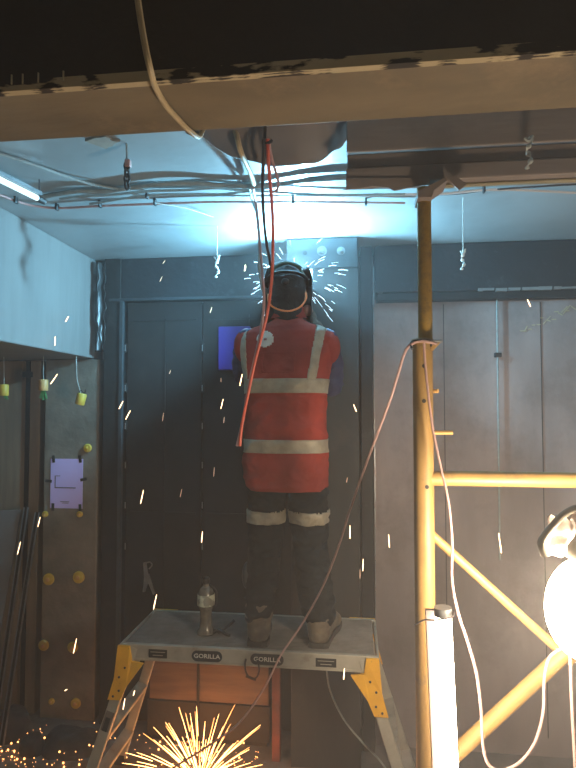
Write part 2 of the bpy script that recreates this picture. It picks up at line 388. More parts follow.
# sand bags & tarp heap on the floor
def heap(px, py, Y, w, d, h, name, m, lab, cat, seed):
    c = at(px, py, Y); c.z = 0; g = MB()
    def fn(u, v):
        a = 2 * math.pi * u; r = math.sin(min(v, .98) * math.pi / 2)
        x = math.cos(a) * r * w; y = math.sin(a) * r * d; z = h * (1 - v ** 2.6)
        n = noise.noise(Vector((x * 9 + seed, y * 9, z * 6))) * .3 + noise.noise(Vector((x * 24, y * 24 + seed, z * 20))) * .12
        return Vector((c.x + x * (1 + n * .5), c.y + y * (1 + n * .4), max(0.0, z * (1 + n) if v < 1 else 0)))
    g.grid(fn, 40, 14)
    return tag(g.build(name, m, None, 'all'), lab, cat)
heap(72, 738, 3.05, .19, .13, .075, 'tarpaulin', 'sandbag', 'dark crumpled tarpaulin lying on floor before the concrete column', 'tarpaulin', 3)
heap(14, 705, 3.12, .10, .10, .14, 'sand_bag', 'sandbag', 'dark full sand bag standing in the recess corner', 'bag', 9)
heap(32, 722, 2.98, .07, .06, .10, 'sand_bag', 'sandbag', 'small dark sand bag lying against the metal profiles', 'bag', 14)

# ---- black steel frame and doors behind the welder
YF = 3.28
fr = empty('door_surround', (at(180, 400, YF).x, YF, 0), 'black steel frame with a wide lintel around the dark doors', 'frame')
xa = at(103, 400, YF).x; xb = at(292, 400, YF).x
MB().box((xa, YF, 0), (at(119, 400, YF).x, YB - .004, CEIL - .004), .004).build('upright', 'black_steel', fr)
zl = at(180, 298, YF).z
MB().box((at(119, 400, YF).x, YF + .01, zl), (xb, YB - .004, CEIL - .004), .004).build('lintel', 'lintel_steel', fr)
MB().box((at(108, 400, YF).x, YF - .012, zl - .012), (xb, YF + .012, zl + .003), .002).build('lintel_lip', 'grey_steel', fr)
MB().box((at(119, 400, YF).x, YF - .01, .02), (at(122.5, 400, YF).x, YF + .02, zl - .012), .002).build('bead', 'grey_steel', fr)
xm = at(202, 400, YF + .05).x
for n_, (xa_, xb_) in enumerate(((at(123.5, 400, YF).x, xm - .004), (xm + .004, xb))):
    d = MB().box((xa_, YF + .05, .01), (xb_, YF + .09, zl - .014), .003)
    do = struct(d.build('door_%d' % (n_ + 1), 'door_steel')); WLOC[do.name]
    # raised panel seams
    st = MB(); w = xb_ - xa_
    st.box((xa_ + w * .5, YF + .044, .1), (xa_ + w * .5 + .01, YF + .05, zl - .1)); st.box((xa_ + .03, YF + .044, 1.25), (xb_ - .03, YF + .05, 1.262))
    st.box((xa_ + .03, YF + .044, zl - .13), (xb_ - .03, YF + .05, zl - .12))
    st.build('door_seam', 'black_steel', do)
    for py in (348, 388, 426, 465, 505, 546):
        q = at(125.5 if n_ == 0 else 202.5, py, YF + .04)
        hg = MB().box((q.x - .008, YF + .036, q.z - .028), (q.x + .008, YF + .05, q.z + .028), .003)
        h_ = hg.build('hinge', 'black_steel', do)
        MB().tube([(q.x, YF + .035, q.z - .02), (q.x, YF + .035, q.z + .02)], .0035, 8).build('hinge_pin', 'galv', h_, True)
q0 = at(218, 370, YF + .03); q1 = at(250, 326, YF + .03)
tag(MB().box((q0.x, YF + .034, q0.z), (q1.x, YF + .0495, q1.z), .004).build('blue_panel', 'blue_panel'), 'vivid blue square panel fixed on the dark door beside the welder', 'panel')

# crumpled dark plastic strip in the corner by the frame
g = MB(); xs = at(101, 300, 3.26).x
def fn(u, v):
    z = 2.79 - v * (2.79 - at(100, 352, 3.26).z); n = noise.noise(Vector((u * 3, v * 9, 1))) * .012
    return Vector((xs - .025 + u * .05 + n, 3.255 + n - .018 * math.sin(u * math.pi * 2), z))
g.grid(fn, 10, 50, (0, .006, 0)); tag(g.build('plastic_strip', 'helmet_black', None, 'all'), 'crumpled black plastic strip hanging in corner below the ceiling', 'plastic sheet')
g = MB()
def fn(u, v):
    return Vector((xs + .02 + v * .07, 3.25 - .01 * math.sin(v * 5), 2.805 - .03 * u - .015 * math.sin(v * 6)))
# ---- centre steel column with bolted plate
YS = 3.02
cl = empty('steel_column', (at(325, 400, YS).x, YS + .1, 0), 'grey steel column standing behind the welder, bolted plate on top', 'column')
xa = at(291, 400, YS).x; xb = at(359, 400, YS).x; xc = (xa + xb) / 2
MB().box((xa, YS, 0), (xb, YS + .016, CEIL - .004), .003).build('front_flange', 'column_steel', cl)
MB().box((xc - .006, YS + .017, 0), (xc + .006, YS + .24, CEIL - .004)).build('web', 'column_steel', cl)
MB().box((xa, YS + .241, 0), (xb, YS + .257, CEIL - .004), .003).build('rear_flange', 'column_steel', cl)
zp = at(320, 268, YS - .014).z
pl = MB().box((at(287, 400, YS).x, YS - .016, zp), (at(358, 400, YS).x, YS - .0005, CEIL - .006), .002).build('bolted_plate', 'grey_steel', cl)
for px, py, r in ((322, 251, 5), (341, 251, 4.2)):
    q = at(px, py, YS - .016); kk = pxm(YS)
    MB().lathe([(r * kk, 0), (r * kk, .003), (r * .62 * kk, .0035), (r * .62 * kk, .014), (r * .3 * kk, .015), (r * .3 * kk, .022)], q, 'Y', 6 if 0 else 12).build('bolt', 'galv', pl)
q = at(305, 253, YS - .016); MB().lathe([(.012, 0), (.012, .002), (.006, .003)], q, 'Y', 12).build('bolt', 'black_steel', pl)
# plates added to block arc light downward and rearward, hidden behind the head
ARC_ = at(296, 280, 2.84)
bk = empty('arc_baffle', (ARC_.x, 2.86, ARC_.z - .07), 'added steel plates shielding room and column from the arc, behind the mask', 'bracket')
MB().box((ARC_.x - .10, 2.765, ARC_.z - .07), (ARC_.x + .10, YS - .018, ARC_.z - .062), .002).build('baffle_floor', 'column_steel', bk)
MB().box((ARC_.x - .045, 2.860, ARC_.z - .0615), (ARC_.x + .085, 2.866, ARC_.z + .062), .002).build('baffle_back', 'column_steel', bk)
MB().prism([(ARC_.x, YS - .018, ARC_.z - .071), (ARC_.x, 2.80, ARC_.z - .071), (ARC_.x, YS - .018, ARC_.z - .24)], (.008, 0, 0)).build('baffle_gusset', 'column_steel', bk)
# darker slim post right of it
YP = 3.2
po = empty('steel_post', (at(367, 400, YP).x, YP, 0), 'slim dark steel post with pale edge lines beside the grey column', 'post')
MB().box((at(361, 400, YP).x, YP, 0), (at(373, 400, YP).x, YP + .12, CEIL - .004), .003).build('post_body', 'lintel_steel', po)
z = 2.7
while z > .3:
    h = random.uniform(.08, .2); MB().box((at(374, 400, YP).x - .001, YP - .002 + random.uniform(0, .004), z - h), (at(374, 400, YP).x + .005, YP + .02, z)).build('weld_bead', 'galv', po); z -= h + random.uniform(.01, .05)
q = at(381, 291, YP - .01); MB().box((q.x - .022, YP - .004, q.z - .010), (q.x + .012, YP + .02, q.z + .008), .004).build('lug', 'galv', po)

# ---- right: lintel beam on the back wall and ceiling trim
YR = 3.19
li = empty('lintel_beam', (at(480, 300, YR).x, YR, at(480, 295, YR).z), 'long dark lintel beam with ragged pale lower edge under the ceiling', 'beam')
xl = at(376, 400, YR).x
z0 = at(480, 290, YR).z; z1 = at(480, 256, YR).z
MB().box((xl, YR, z0), (2.44, YB - .004, CEIL - .004), .004).build('beam_face', 'lintel_steel', li)
g = MB(); x = at(478, 290, YR).x
while x < 2.3:
    w = random.uniform(.02, .09); g.box((x, YR - .012, z0 - random.uniform(.004, .012)), (x + w, YR + .01, z0 + random.uniform(.004, .01))); x += w + random.uniform(0, .012)
g.build('ragged_edge', 'plaster', li)
MB().box((xl + .01, YR + .02, z0 - .045), (2.44, YB - .006, z0 - .001), .003).build('lower_lip', 'black_steel', li)
tag(MB().box((xl - .01, 3.27, 0), (2.44, YB - .003, z0 - .047)).build('wall_back_lining', 'concrete_grey'), kind='structure')
# wall seams (formwork panel joints) on the right back wall
g = MB()
for px in (440, 533):
    x = at(px, 400, YB).x; g.box((x, 3.2665, .1), (x + .004, 3.2695, z0 - .06))
tag(g.build('trim_1', 'column_steel'), kind='structure')
g = MB(); rc = random.Random(5); px = 520
while px < 572:
    py = 330 - (px - 520) * .42; a0 = at(px, py + rc.uniform(-4, 4), 3.268); a1 = at(px + rc.uniform(3, 8), py + rc.uniform(-7, 3), 3.268)
    g.box((min(a0.x, a1.x), 3.266, a0.z), (max(a0.x, a1.x), 3.2695, a0.z + .006)) if rc.random() < .4 else g.bar(a0, a1, .005, .003)
    px += rc.uniform(2, 5)
tag(g.build('chalk_scrawl', 'timber_pale'), 'pale chalk scrawl slanting across the grey wall under the lintel beam', 'marking', kind='stuff')
# vertical rods on right wall
for px, pys, lab in ((498, ((300, 330), (333, 352), (355, 388), (392, 466), (475, 560)), 'jointed grey threaded rod hanging down the hazy wall'),):
    t = empty('threaded_rod', at(px, 560, 3.25), lab, 'rod')
    MB().tube([at(px - 1, 298, 3.25), at(px + 2, 560, 3.25)], .0035, 6).build('rod', 'cable_grey', t)
    for a_, b_ in pys: MB().tube([at(px - 1 + (a_ - 298) / 90, a_, 3.25), at(px - 1 + (b_ - 298) / 90, b_, 3.25)], .0055, 8).build('sleeve', 'cable_grey', t, True)
    q = at(px, 355, 3.25); MB().box((q.x - .018, 3.24, q.z - .012), (q.x + .018, 3.27, q.z + .012), .003).build('rod_nut', 'black_steel', t)

# timber/rust boards low behind the platform
YW = 3.16
pb_ = empty('board_stack', (at(215, 700, YW).x, YW, 0), 'rusty orange boards stacked behind the work platform legs', 'boards')
xa = at(147, 700, YW).x; xb = at(270, 700, YW).x; z = .03; hs = (.20, .22, .24)
MB().box((xa + .02, YW + .02, 0), (xb - .02, YW + .1, .03)).build('batten', 'black_steel', pb_)
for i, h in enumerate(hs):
    MB().box((xa + (i % 2) * .012, YW + (i % 2) * .006, z), (xb - (i % 3) * .008, YW + .1, z + h - .004), .004).build('board', 'beam_dark' if i == 0 else 'board_orange', pb_); z += h  # lowest board darker: shade below the spark glow put into its colour
c_ = MB().box((at(272, 700, 3.05).x, 3.05, 0), (at(280, 700, 3.05).x, 3.10, at(276, 640, 3.05).z), .003).build('steel_flat', 'red_steel')
tag(c_, 'upright reddish steel flat next to the rusty boards', 'steel bar')
c_ = MB().tube([(at(198, 700, 3.08).x, 3.08, 0.0), (at(198, 700, 3.08).x, 3.08, at(198, 658, 3.08).z)], .008, 8).build('steel_bar', 'black_steel', None, True)
tag(c_, 'thin dark steel bar standing in front of the rusty boards', 'steel bar')

# ================================================================== OVERHEAD
ZB = 2.56
yn = atz(150, 80, ZB).y; yf = atz(150, 133.5, ZB).y
bmx = (-2.78, 2.44)
sb = empty('steel_beam', (0, (yn + yf) / 2, ZB), 'long brown steel beam crossing the top, its underside lit', 'beam')
MB().box((bmx[0], yn + .006, ZB), (bmx[1], yf, ZB + .02), .003).build('bottom_flange', 'beam_soffit', sb)
MB().box((bmx[0], yn - .001, ZB - .003), (bmx[1], yn + .0055, ZB + .019)).build('flange_edge', 'flange_edge', sb)
MB().box((bmx[0], yn + .0058, ZB - .003), (bmx[1], yn + .016, ZB - .0003)).build('peeling_strip', 'flange_edge', sb)
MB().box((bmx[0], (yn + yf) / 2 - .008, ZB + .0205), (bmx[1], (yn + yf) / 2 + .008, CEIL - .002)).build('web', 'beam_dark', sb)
g = MB()
for px in (6, 18, 35, 62): q = atz(px, 84, ZB); MB().tube([(q.x, yn - .003, ZB + .010), (q.x, yn - .003, ZB + .03)], .002, 6).build('drip', 'timber_pale', sb)
# a casing board in front of web, dark (near side)
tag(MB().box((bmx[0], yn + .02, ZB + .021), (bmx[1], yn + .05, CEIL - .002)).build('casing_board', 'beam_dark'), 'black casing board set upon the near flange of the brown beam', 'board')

# timber beam on the right side
YT = 1.66
tb = empty('timber_beam', (at(460, 188, YT).x, YT, at(460, 186, YT).z), 'stained timber beam of stacked planks ending in a torn edge', 'beam')
xt = at(346, 160, YT).x; xr = 2.43
zs = [at(460, p, YT).z for p in (179, 162, 146, 108)]
for i in range(3):
    yo = (0, .012, .004)[i]
    MB().box((xt + (.0, .004, .002)[i], YT + yo, zs[i] + .0015), (xr, YT + .045, min(zs[i + 1], CEIL - .004) - .0015), .004).build('plank', 'timber', tb)
MB().box((at(430, 184, YT).x, YT + .03, zs[0] - .007), (xr, YT + .05, zs[0] + .0005), .003).build('lit_edge_strip', 'timber_pale', tb)  # yellow light along the beam's lower edge, put into a pale strip
g = MB(); P = [at(346, 178, YT - .003), at(346, 189, YT - .003), at(360, 188, YT - .003), at(372, 186, YT - .003), at(388, 187, YT - .003), at(394, 190.5, YT - .003), at(430, 183, YT - .003), at(430, 178, YT - .003)]
g.prism(P, (0, .006, 0)).build('torn_edge', 'timber', tb)

# drooping membrane
g = MB(); edge = [(186, 118), (196, 131), (213, 146), (232, 156), (252, 162), (272, 165), (296, 166), (316, 162), (328, 156), (336, 149), (343, 145), (349, 138)]
def fn(u, v):
    t = u * (len(edge) - 1); i = min(int(t), len(edge) - 2); w = t - i
    px = edge[i][0] * (1 - w) + edge[i + 1][0] * w; py = edge[i][1] * (1 - w) + edge[i + 1][1] * w
    Yb = 1.78 + .03 * math.sin(u * 7)
    bot = at(px, py, Yb); top = Vector((bot.x, 1.50, CEIL - .006)); m = bot.lerp(top, v ** .8)
    m.y += .04 * math.sin(v * math.pi) + .008 * math.sin(u * 31) * (1 - v); m.z = min(m.z + 0.0, CEIL - .006)
    return m
g.grid(fn, 60, 12, (0, .004, 0)); tag(g.build('roof_membrane', 'membrane', None, 'all'), 'grey membrane drooping from ceiling between brown beam and timber beam', 'membrane')

# ceiling rose with torn edges
q = atz(103, 140.5, CEIL - .004); g = MB()
P = []
for i in range(18):
    a = 2 * math.pi * i / 18; rr = .042 * (1 + (.45 if i % 5 == 0 else random.uniform(-.15, .1))); P.append(Vector((q.x + rr * math.cos(a), q.y + rr * .8 * math.sin(a), CEIL - .012)))
g.prism(P, (0, 0, .01)); tag(g.build('ceiling_rose', 'lamp_grey'), 'ragged grey ceiling rose beside the short hanging chain', 'ceiling fitting')

# lit tube on ceiling, left
pa = atz(-60, 150, 2.74); pb = atz(39, 199, 2.74)
t = empty('tube_lamp', pb, 'slim lit white tube lamp mounted up against the ceiling', 'lamp')
MB().tube([pb, pa], .011, 12).build('lamp_tube', 'ceiling_tube', t, True)
dd = (pa - pb).normalized()
MB().tube([pb - dd * .03, pb + dd * .01], .013, 12).build('end_cap', 'dark_rubber', t, True)
MB().bar(pb + Vector((0, 0, .02)), pa + Vector((0, 0, .02)), .03, .016, up=(0, 0, 1)).build('lamp_housing', 'galv', t)
MB().tube([pb + Vector((0, 0, .02)), Vector((pb.x, pb.y, CEIL))], .003, 6).build('hanger', 'cable_dark', t)

# ceiling cables
def cz(pts, Z=2.80): return [atz(x, y, Z) for x, y in pts]
cz_list = [
 ([(-20, 148), (10, 157), (40, 167), (68, 177), (92, 184), (118, 189)], .006, 'cable_grey', 'thin grey cable slanting across ceiling towards the bundle'),
 ([(42, 197), (58, 194), (80, 191), (105, 191), (130, 188), (160, 184), (190, 183), (220, 185), (250, 186), (280, 184), (318, 178), (352, 176)], .010, 'cable_grey', 'thick grey cable arching along the ceiling above the others'),
 ([(60, 199), (85, 196), (110, 195), (150, 191), (185, 190), (215, 188), (250, 190), (300, 182), (352, 178)], .006, 'cable_grey', 'second grey cable running just under the thick one'),
 ([(90, 204), (120, 199), (150, 195), (190, 194), (225, 194), (252, 191), (290, 193), (340, 195), (405, 194)], .0055, 'cable_grey', 'low grey cable dipping between the bundle and the pink one'),
 ([(-20, 188), (0, 195), (16, 201), (35, 206), (60, 208), (100, 206), (150, 204), (210, 202), (260, 202), (320, 202), (405, 203)], .0055, 'pink_hose', 'pinkish cable clipped along ceiling nearest the back wall'),
 ([(340, 196), (400, 194.5), (440, 194), (484, 190), (520, 190), (600, 194)], .0055, 'cable_white', 'white cable running below the timber beam past the scaffold'),
 ([(432, 195), (460, 193.5), (484, 190.5), (530, 187), (600, 183)], .004, 'cable_dark', 'dark thin cable crossing above the white one under timber beam')]
for i, (p, r, m, lab) in enumerate(cz_list): cable('ceiling_cable', cz(p, 2.803), r, m, lab)
for px, py, lab in ((16, 201, 'black cable clip at the bend of the pink cable near the tube lamp'), (57, 208, 'black cable clip on the pink cable, second from tube lamp'), (100, 205, 'black cable clip on pink cable under the hanging chain'), (147, 196, 'black cable clip left of the short dangling line'), (155, 203, 'black cable clip where the thin string leaves pink cable'), (293, 202, 'small clip on the pink cable over the bolted plate'), (366, 203, 'small clip on pink cable near the timber beam end'), (484, 190, 'small clip holding the white cable right of the scaffold')):
    q = atz(px, py, 2.80); g = MB().box((q.x - .005, q.y - .012, q.z - .011), (q.x + .005, q.y + .012, CEIL - .001), .002)
    tag(g.build('cable_clip', 'tape', None, True), lab, 'clip')

# knotted hanging lines
def knot(px, py0, py1, Y, w, lab, m='white_plastic', top=None, sm='string'):
    kk = pxm(Y); t = empty('knotted_line', at(px, py1, Y), lab, 'line')
    if top is not None: MB().tube([at(px, py0 + 2, Y)] + [Vector(x) for x in top], .0018, 6).build('string', sm, t)
    pts = []; n = 26
    for i in range(n):
        u = i / (n - 1); py = py0 + (py1 - py0) * u
        q = at(px + w * math.sin(u * 11) * (1 - .3 * u) , py, Y + .008 * math.cos(u * 11)); pts.append(q)
    MB().tube(smoothpath(pts, 3), [(.005 + .0028 * math.sin(i * .35)) for i in range((n - 1) * 3 + 1)], 7).build('knot', m, t, True)
    MB().tube(smoothpath([at(px - w * 1.6, py0 + 1, Y - .01), at(px, py0 + 4, Y - .012), at(px + w * 1.5, py0 - 1, Y - .01)]), .004, 6).build('bow', m, t, True)
Yk = 2.75; knot(217, 256, 277, Yk, 1.8, 'white knotted line dangling from ceiling left of the welder', top=[at(217.5, 223, Yk), at(215, 218, Yk + .0), Vector((at(216, 210, Yk).x, Yk, CEIL - .001))])
Yk = 2.5; knot(463, 250, 269, Yk, 1.6, 'white knotted line dangling from ceiling beside the scaffold post', top=[at(463, 228, Yk), Vector((at(463, 210, Yk).x, Yk, CEIL - .001))])
Yk = 1.63; knot(529, 137, 168, Yk, 2.6, 'pale knotted strip hanging on face of the timber beam')
cable('string_line', [atz(155, 203, 2.79), atz(185, 208, 2.80), atz(213, 217, 2.805)], .0018, 'string', 'thin slack string running from the pink cable to dangling line', 'string')
# chain at 127
Yk = 1.84; t = empty('hanging_chain', at(127, 190, Yk), 'short dark chain on a rod hanging below the brown beam', 'chain')
MB().tube([Vector((at(127, 100, Yk).x, Yk, CEIL - .001)), at(127, 166, Yk)], .0035, 8).build('rod', 'cable_grey', t, True)
for i in range(4):
    c0 = at(127, 166 + i * 6.4, Yk); pts = []
    for j in range(13):
        a = 2 * math.pi * j / 12; v = Vector((math.sin(a) * .009, 0, math.cos(a) * .016))
        if i % 2: v = Vector((v.x * .4, v.x * .9, v.z))
        pts.append(c0 + v)
    MB().tube(pts, .0042, 7, caps=False).build('link', 'dark_rubber', t, True)
g = MB().box(at(124, 166, Yk - .012), at(132, 161, Yk + .01), .004); g.build('shackle', 'pink_hose', t)

# front beige cable over the beam
pts = [Vector((at(136, -12, .99).x, .99, 2.80))]
pts = [at(136, -14, 1.0), at(140, 15, 1.0), at(145, 45, 1.0), at(150, 68, 1.01), atz(155, 86, ZB - .014), atz(165, 104, ZB - .012), atz(178, 119, ZB - .012), atz(190, 131, ZB - .012), at(200, 136, 1.42), at(206, 118, 1.47)]
cable('power_cable', pts, .0065, 'cable_beige', 'thick beige cable draped over the brown beam at the top')
cable('hanging_strap', [Vector((at(231, 118, 1.72).x, 1.72, CEIL - .01)), at(236, 133, 1.70), at(241, 152, 1.72), at(250, 172, 1.9), atz(254, 184, 2.77)], .009, 'cable_beige', 'pale strap hanging from the membrane down to the cable bundle', 'strap')
# hoses from hook
Yh = 1.95
hk = atz(265, 141, 2.80); hk = at(265, 141, 1.66)
t = empty('hose_hook', hk, 'small dark hook through the membrane carrying the hanging hoses', 'hook')
MB().tube(smoothpath([hk + Vector((0, 0, .05)), hk, hk + Vector((.012, -.012, -.012)), hk + Vector((.02, 0, 0))]), .005, 8).build('hook_bend', 'cable_dark', t, True)
cable('welding_hose', [hk + Vector((0, -.014, 0)), at(263, 170, 1.70), at(263, 205, 1.9), at(266, 240, 2.05), at(270, 262, 2.12), at(273, 285, 2.16)], .0055, 'cable_dark', 'black hose hanging straight down from the hook to the mask')
cable('welding_hose', [hk + Vector((.01, -.014, 0)), at(269, 170, 1.70), at(272, 205, 1.9), at(273, 240, 2.05), at(272, 275, 2.12), at(268, 310, 2.15), at(262, 335, 2.17), at(255, 362, 2.2), at(248, 395, 2.22), at(242, 425, 2.25), at(240, 446, 2.26)], .0058, 'orange_hose', 'dark red hose falling from hook down the back of vest')
cable('welding_hose', [atz(253, 188, 2.77), at(256, 205, 2.3), at(259, 235, 2.26), at(262, 270, 2.22), at(264, 300, 2.2), at(261, 330, 2.19), at(255, 358, 2.2), at(249, 385, 2.22), at(243, 420, 2.25), at(237, 446, 2.27)], .006, 'pink_hose', 'pale pink hose hanging from cable bundle beside the red one')
cable('welding_hose', [atz(250, 188, 2.77), at(252, 200, 2.35), at(257, 215, 2.32), at(259, 240, 2.3), at(259, 268, 2.28), at(262, 290, 2.25)], .005, 'cable_grey', 'grey green hose hanging from the cable bundle, leftmost of four')
cable('loop_line', [hk + Vector((.012, 0, -.01)), at(272, 160, 1.72), at(278, 180, 1.85), at(277, 190, 1.9), at(272, 192, 1.9)], .005, 'pink_hose', 'short pink loop of line ending just below the membrane', 'line')
g = MB().tube([at(253, 183, 2.32), at(256, 191, 2.32)], .016, 10); tag(g.build('cable_tie', 'tape', None, True), 'black tie binding the ceiling cables above the hoses', 'cable tie')
for i, (px, py) in enumerate(((266, 250), (252, 366))):
    pass

# ================================================================== SCAFFOLD
YQ = 1.68
kk = pxm(YQ)
sx = at(423, 400, YQ).x; sx2 = at(425, 300, YQ).x
sc = empty('scaffold_frame', (sx, YQ, 0), 'yellow painted steel scaffold frame with a bracing strut and rung', 'scaffold')
ztop = at(425, 184, YQ).z; zcol = at(423, 342, YQ).z
MB().tube([(sx, YQ, 0), (sx, YQ, zcol)], 9.6 * kk, 20).build('outer_upright', 'yellow', sc, True)
MB().tube([(sx2, YQ, zcol - .1), (sx2, YQ, zs[0] - .016)], 6.8 * kk, 20).build('inner_upright', 'yellow_dirty', sc, True)
MB().lathe([(10.4 * kk, -.008), (10.8 * kk, -.006), (10.8 * kk, .006), (7.5 * kk, .010)], (sx, YQ, zcol), 'Z', 20).build('collar', 'yellow', sc, True)
MB().bar(at(431, 350, YQ - .01), at(439, 341, YQ - .02), .012, .02, bev=.002).build('locking_pin', 'yellow', sc)
g = MB(); g.bar(at(418, 341, YQ - .035), at(442, 341, YQ - .03), .008, .012, bev=.002); g.build('locking_plate', 'galv', sc)
for px0, px1, py in ((432, 438, 391), (432, 453, 432.5)): MB().tube([at(px0, py, YQ), at(px1, py, YQ - .01)], .0065, 10).build('stub_pin', 'cap_orange', sc, True)
for py in (366, 401, 487): q = at(424 if py != 487 else 427, py, YQ - 9.5 * kk); MB().lathe([(.006, 0), (.006, .001)], q, 'Y', 12).build('pin_hole', 'black', sc)
MB().tube([at(430, 478, YQ), Vector((2.0, YQ, at(430, 478, YQ).z))], 7.2 * kk, 18).build('rung', 'yellow', sc, True)
MB().tube([at(430, 533, YQ + .02), at(572, 662, YQ + .02)], 4.3 * kk, 14).build('brace', 'yellow', sc, True)
MB().tube([at(430, 777, YQ + .01), at(600, 621, YQ + .01)], 7.2 * kk, 16).build('brace', 'yellow', sc, True)
MB().tube([(2.0, YQ, 0), (2.0, YQ, 2.0)], 9.6 * kk, 16).build('outer_upright', 'yellow', sc, True)
MB().lathe([(.07, 0), (.07, .006), (.02, .008), (.02, .03)], (sx, YQ, 0), 'Z', 20).build('base_plate', 'galv', sc, True)
# bent head bracket under timber beam
g = MB(); y0 = YQ - .05
g.prism([at(418, 197, y0), at(418, 191, y0), at(444, 178, y0), at(448, 180, y0), at(434, 190, y0), at(432, 197, y0)], (0, .09, 0)).build('head_bracket', 'timber', sc)
g = MB(); g.prism([at(447, 178, y0), at(455, 176, y0), at(467, 184, y0), at(459, 190, y0)], (0, .012, 0)).build('head_flap', 'timber', sc)
# small black cord tied around post at 343
cable('cord_loop', smoothpath([at(412, 349, 1.60), at(411, 343, 1.62), at(418, 340, 1.60), at(430, 341, 1.61), at(431, 346, 1.625)]), .003, 'tape', 'black cord looped around the scaffold post at its collar', 'cord')

# ---- work lamp
YL = 1.28; kl = pxm(YL)
wl = empty('work_lamp', at(583, 655, YL), 'blindingly bright work lamp hung on the scaffold brace', 'lamp')
c0 = at(586, 609, YL)
MB().ell(c0, (36 * kl, .055, 47 * kl), seg=28, rings=18).build('glowing_globe', 'lamp_glow', wl, 'all')
MB().lathe([(12 * kl, 0), (15 * kl, .008), (15 * kl, .03), (9 * kl, .05), (6 * kl, .07)], c0 + Vector((0, 0, 43 * kl)), 'Z', 24).build('lamp_cap', 'lamp_grey', wl, True)
MB().tube(smoothpath([at(545, 556, YL - .02), at(541, 544, YL - .02), at(545, 535, YL - .01), at(556, 522, YL), at(566, 513, YL), at(577, 508, YL), at(590, 508, YL)]), .0075, 10).build('carry_handle', 'lamp_grey', wl, True)
MB().tube([at(586, 640, YL), at(575, 655, YQ - .02)], .007, 10).build('clamp', 'lamp_grey', wl, True)
g = MB()
def fn(u, v):
    a = at(546 + 34 * u, 516 + 40 * v, YL + .05 + .03 * v); n = noise.noise(Vector((u * 4, v * 4, 2)))
    return a + Vector((.010 * n + .012 * math.sin(v * 5), .03 * n + .015 * math.sin(u * 9), .015 * n))
g.grid(fn, 18, 18, (0, .003, 0)); tag(g.build('cloth_rag', 'rag', None, 'all'), 'crumpled pale rag draped above the bright work lamp', 'rag')

# ---- vertical tube lamp in front of the scaffold post
YV = 1.50
tl = empty('tube_lamp', at(452, 900, YV), 'upright glaring tube lamp strapped to the scaffold post', 'lamp')
pa = at(443, 614, YV); pb = at(456, 905, YV); kv = pxm(YV)
MB().tube([pa, pb], 7.8 * kv, 18).build('lamp_tube', 'tube_glow', tl, True)
dv = (pa - pb).normalized()
MB().tube([pa - dv * .004, pa + dv * .017], 8.4 * kv, 18).build('end_cap', 'galv', tl, True)
MB().bar(pb + Vector((-.018, .034, 0)), pa + Vector((-.018, .034, 0)), .046, .012, bev=.002).build('lamp_housing', 'plasterboard', tl)
MB().tube(smoothpath([at(415, 625, YV - .03), at(424, 620, YV - .04), at(436, 620, YV - .045), at(452, 617, YV - .04), at(454, 611, YV)]), .0022, 6).build('tie_wire', 'cable_dark', tl, True)

# ---- hanging cables on the scaffold
cable('extension_cable', [at(437, 344, 1.60), at(424, 341, 1.60), at(413, 343, 1.61), at(405, 352, 1.63), at(398, 374, 1.66), at(390, 400, 1.7), at(378, 432, 1.78), at(364, 470, 1.88), at(350, 510, 2.0), at(338, 548, 2.08), at(322, 588, 2.15), at(302, 624, 2.2), at(281, 655, 2.22), at(263, 690, 2.25), at(238, 724, 2.27), at(205, 748, 2.3), at(170, 770, 2.32), at(145, 790, 2.34)], .0042, 'cable_pink', 'long pinkish cable sagging from scaffold collar across platform to floor')
cable('extension_cable', [at(424, 343, 1.60), at(425, 362, 1.61), at(428, 392, 1.61), at(433, 430, 1.61), at(440, 464, 1.60), at(448, 500, 1.58), at(452, 540, 1.57), at(452, 580, 1.56), at(458, 612, 1.55), at(467, 640, 1.54), at(476, 672, 1.53), at(481, 710, 1.53), at(483, 745, 1.53), at(489, 765, 1.53), at(503, 770, 1.53), at(520, 762, 1.53), at(535, 742, 1.53), at(543, 712, 1.54), at(544, 680, 1.56), at(549, 658, 1.57), at(562, 648, 1.56)], .0036, 'cable_pink', 'looping pale cable hanging from scaffold collar down to the work lamp')
cable('extension_cable', [at(570, 655, 1.52), at(571, 690, 1.52), at(573, 730, 1.52), at(577, 800, 1.52)], .0036, 'cable_pink', 'straight pink cable dropping from below the work lamp')
cable('extension_cable', [at(326, 664, 3.0), at(330, 690, 3.0), at(343, 718, 2.98), at(362, 742, 2.95), at(384, 766, 2.9), at(400, 800, 2.85)], .005, 'cable_grey', 'grey cable hanging in the dark below the platform')

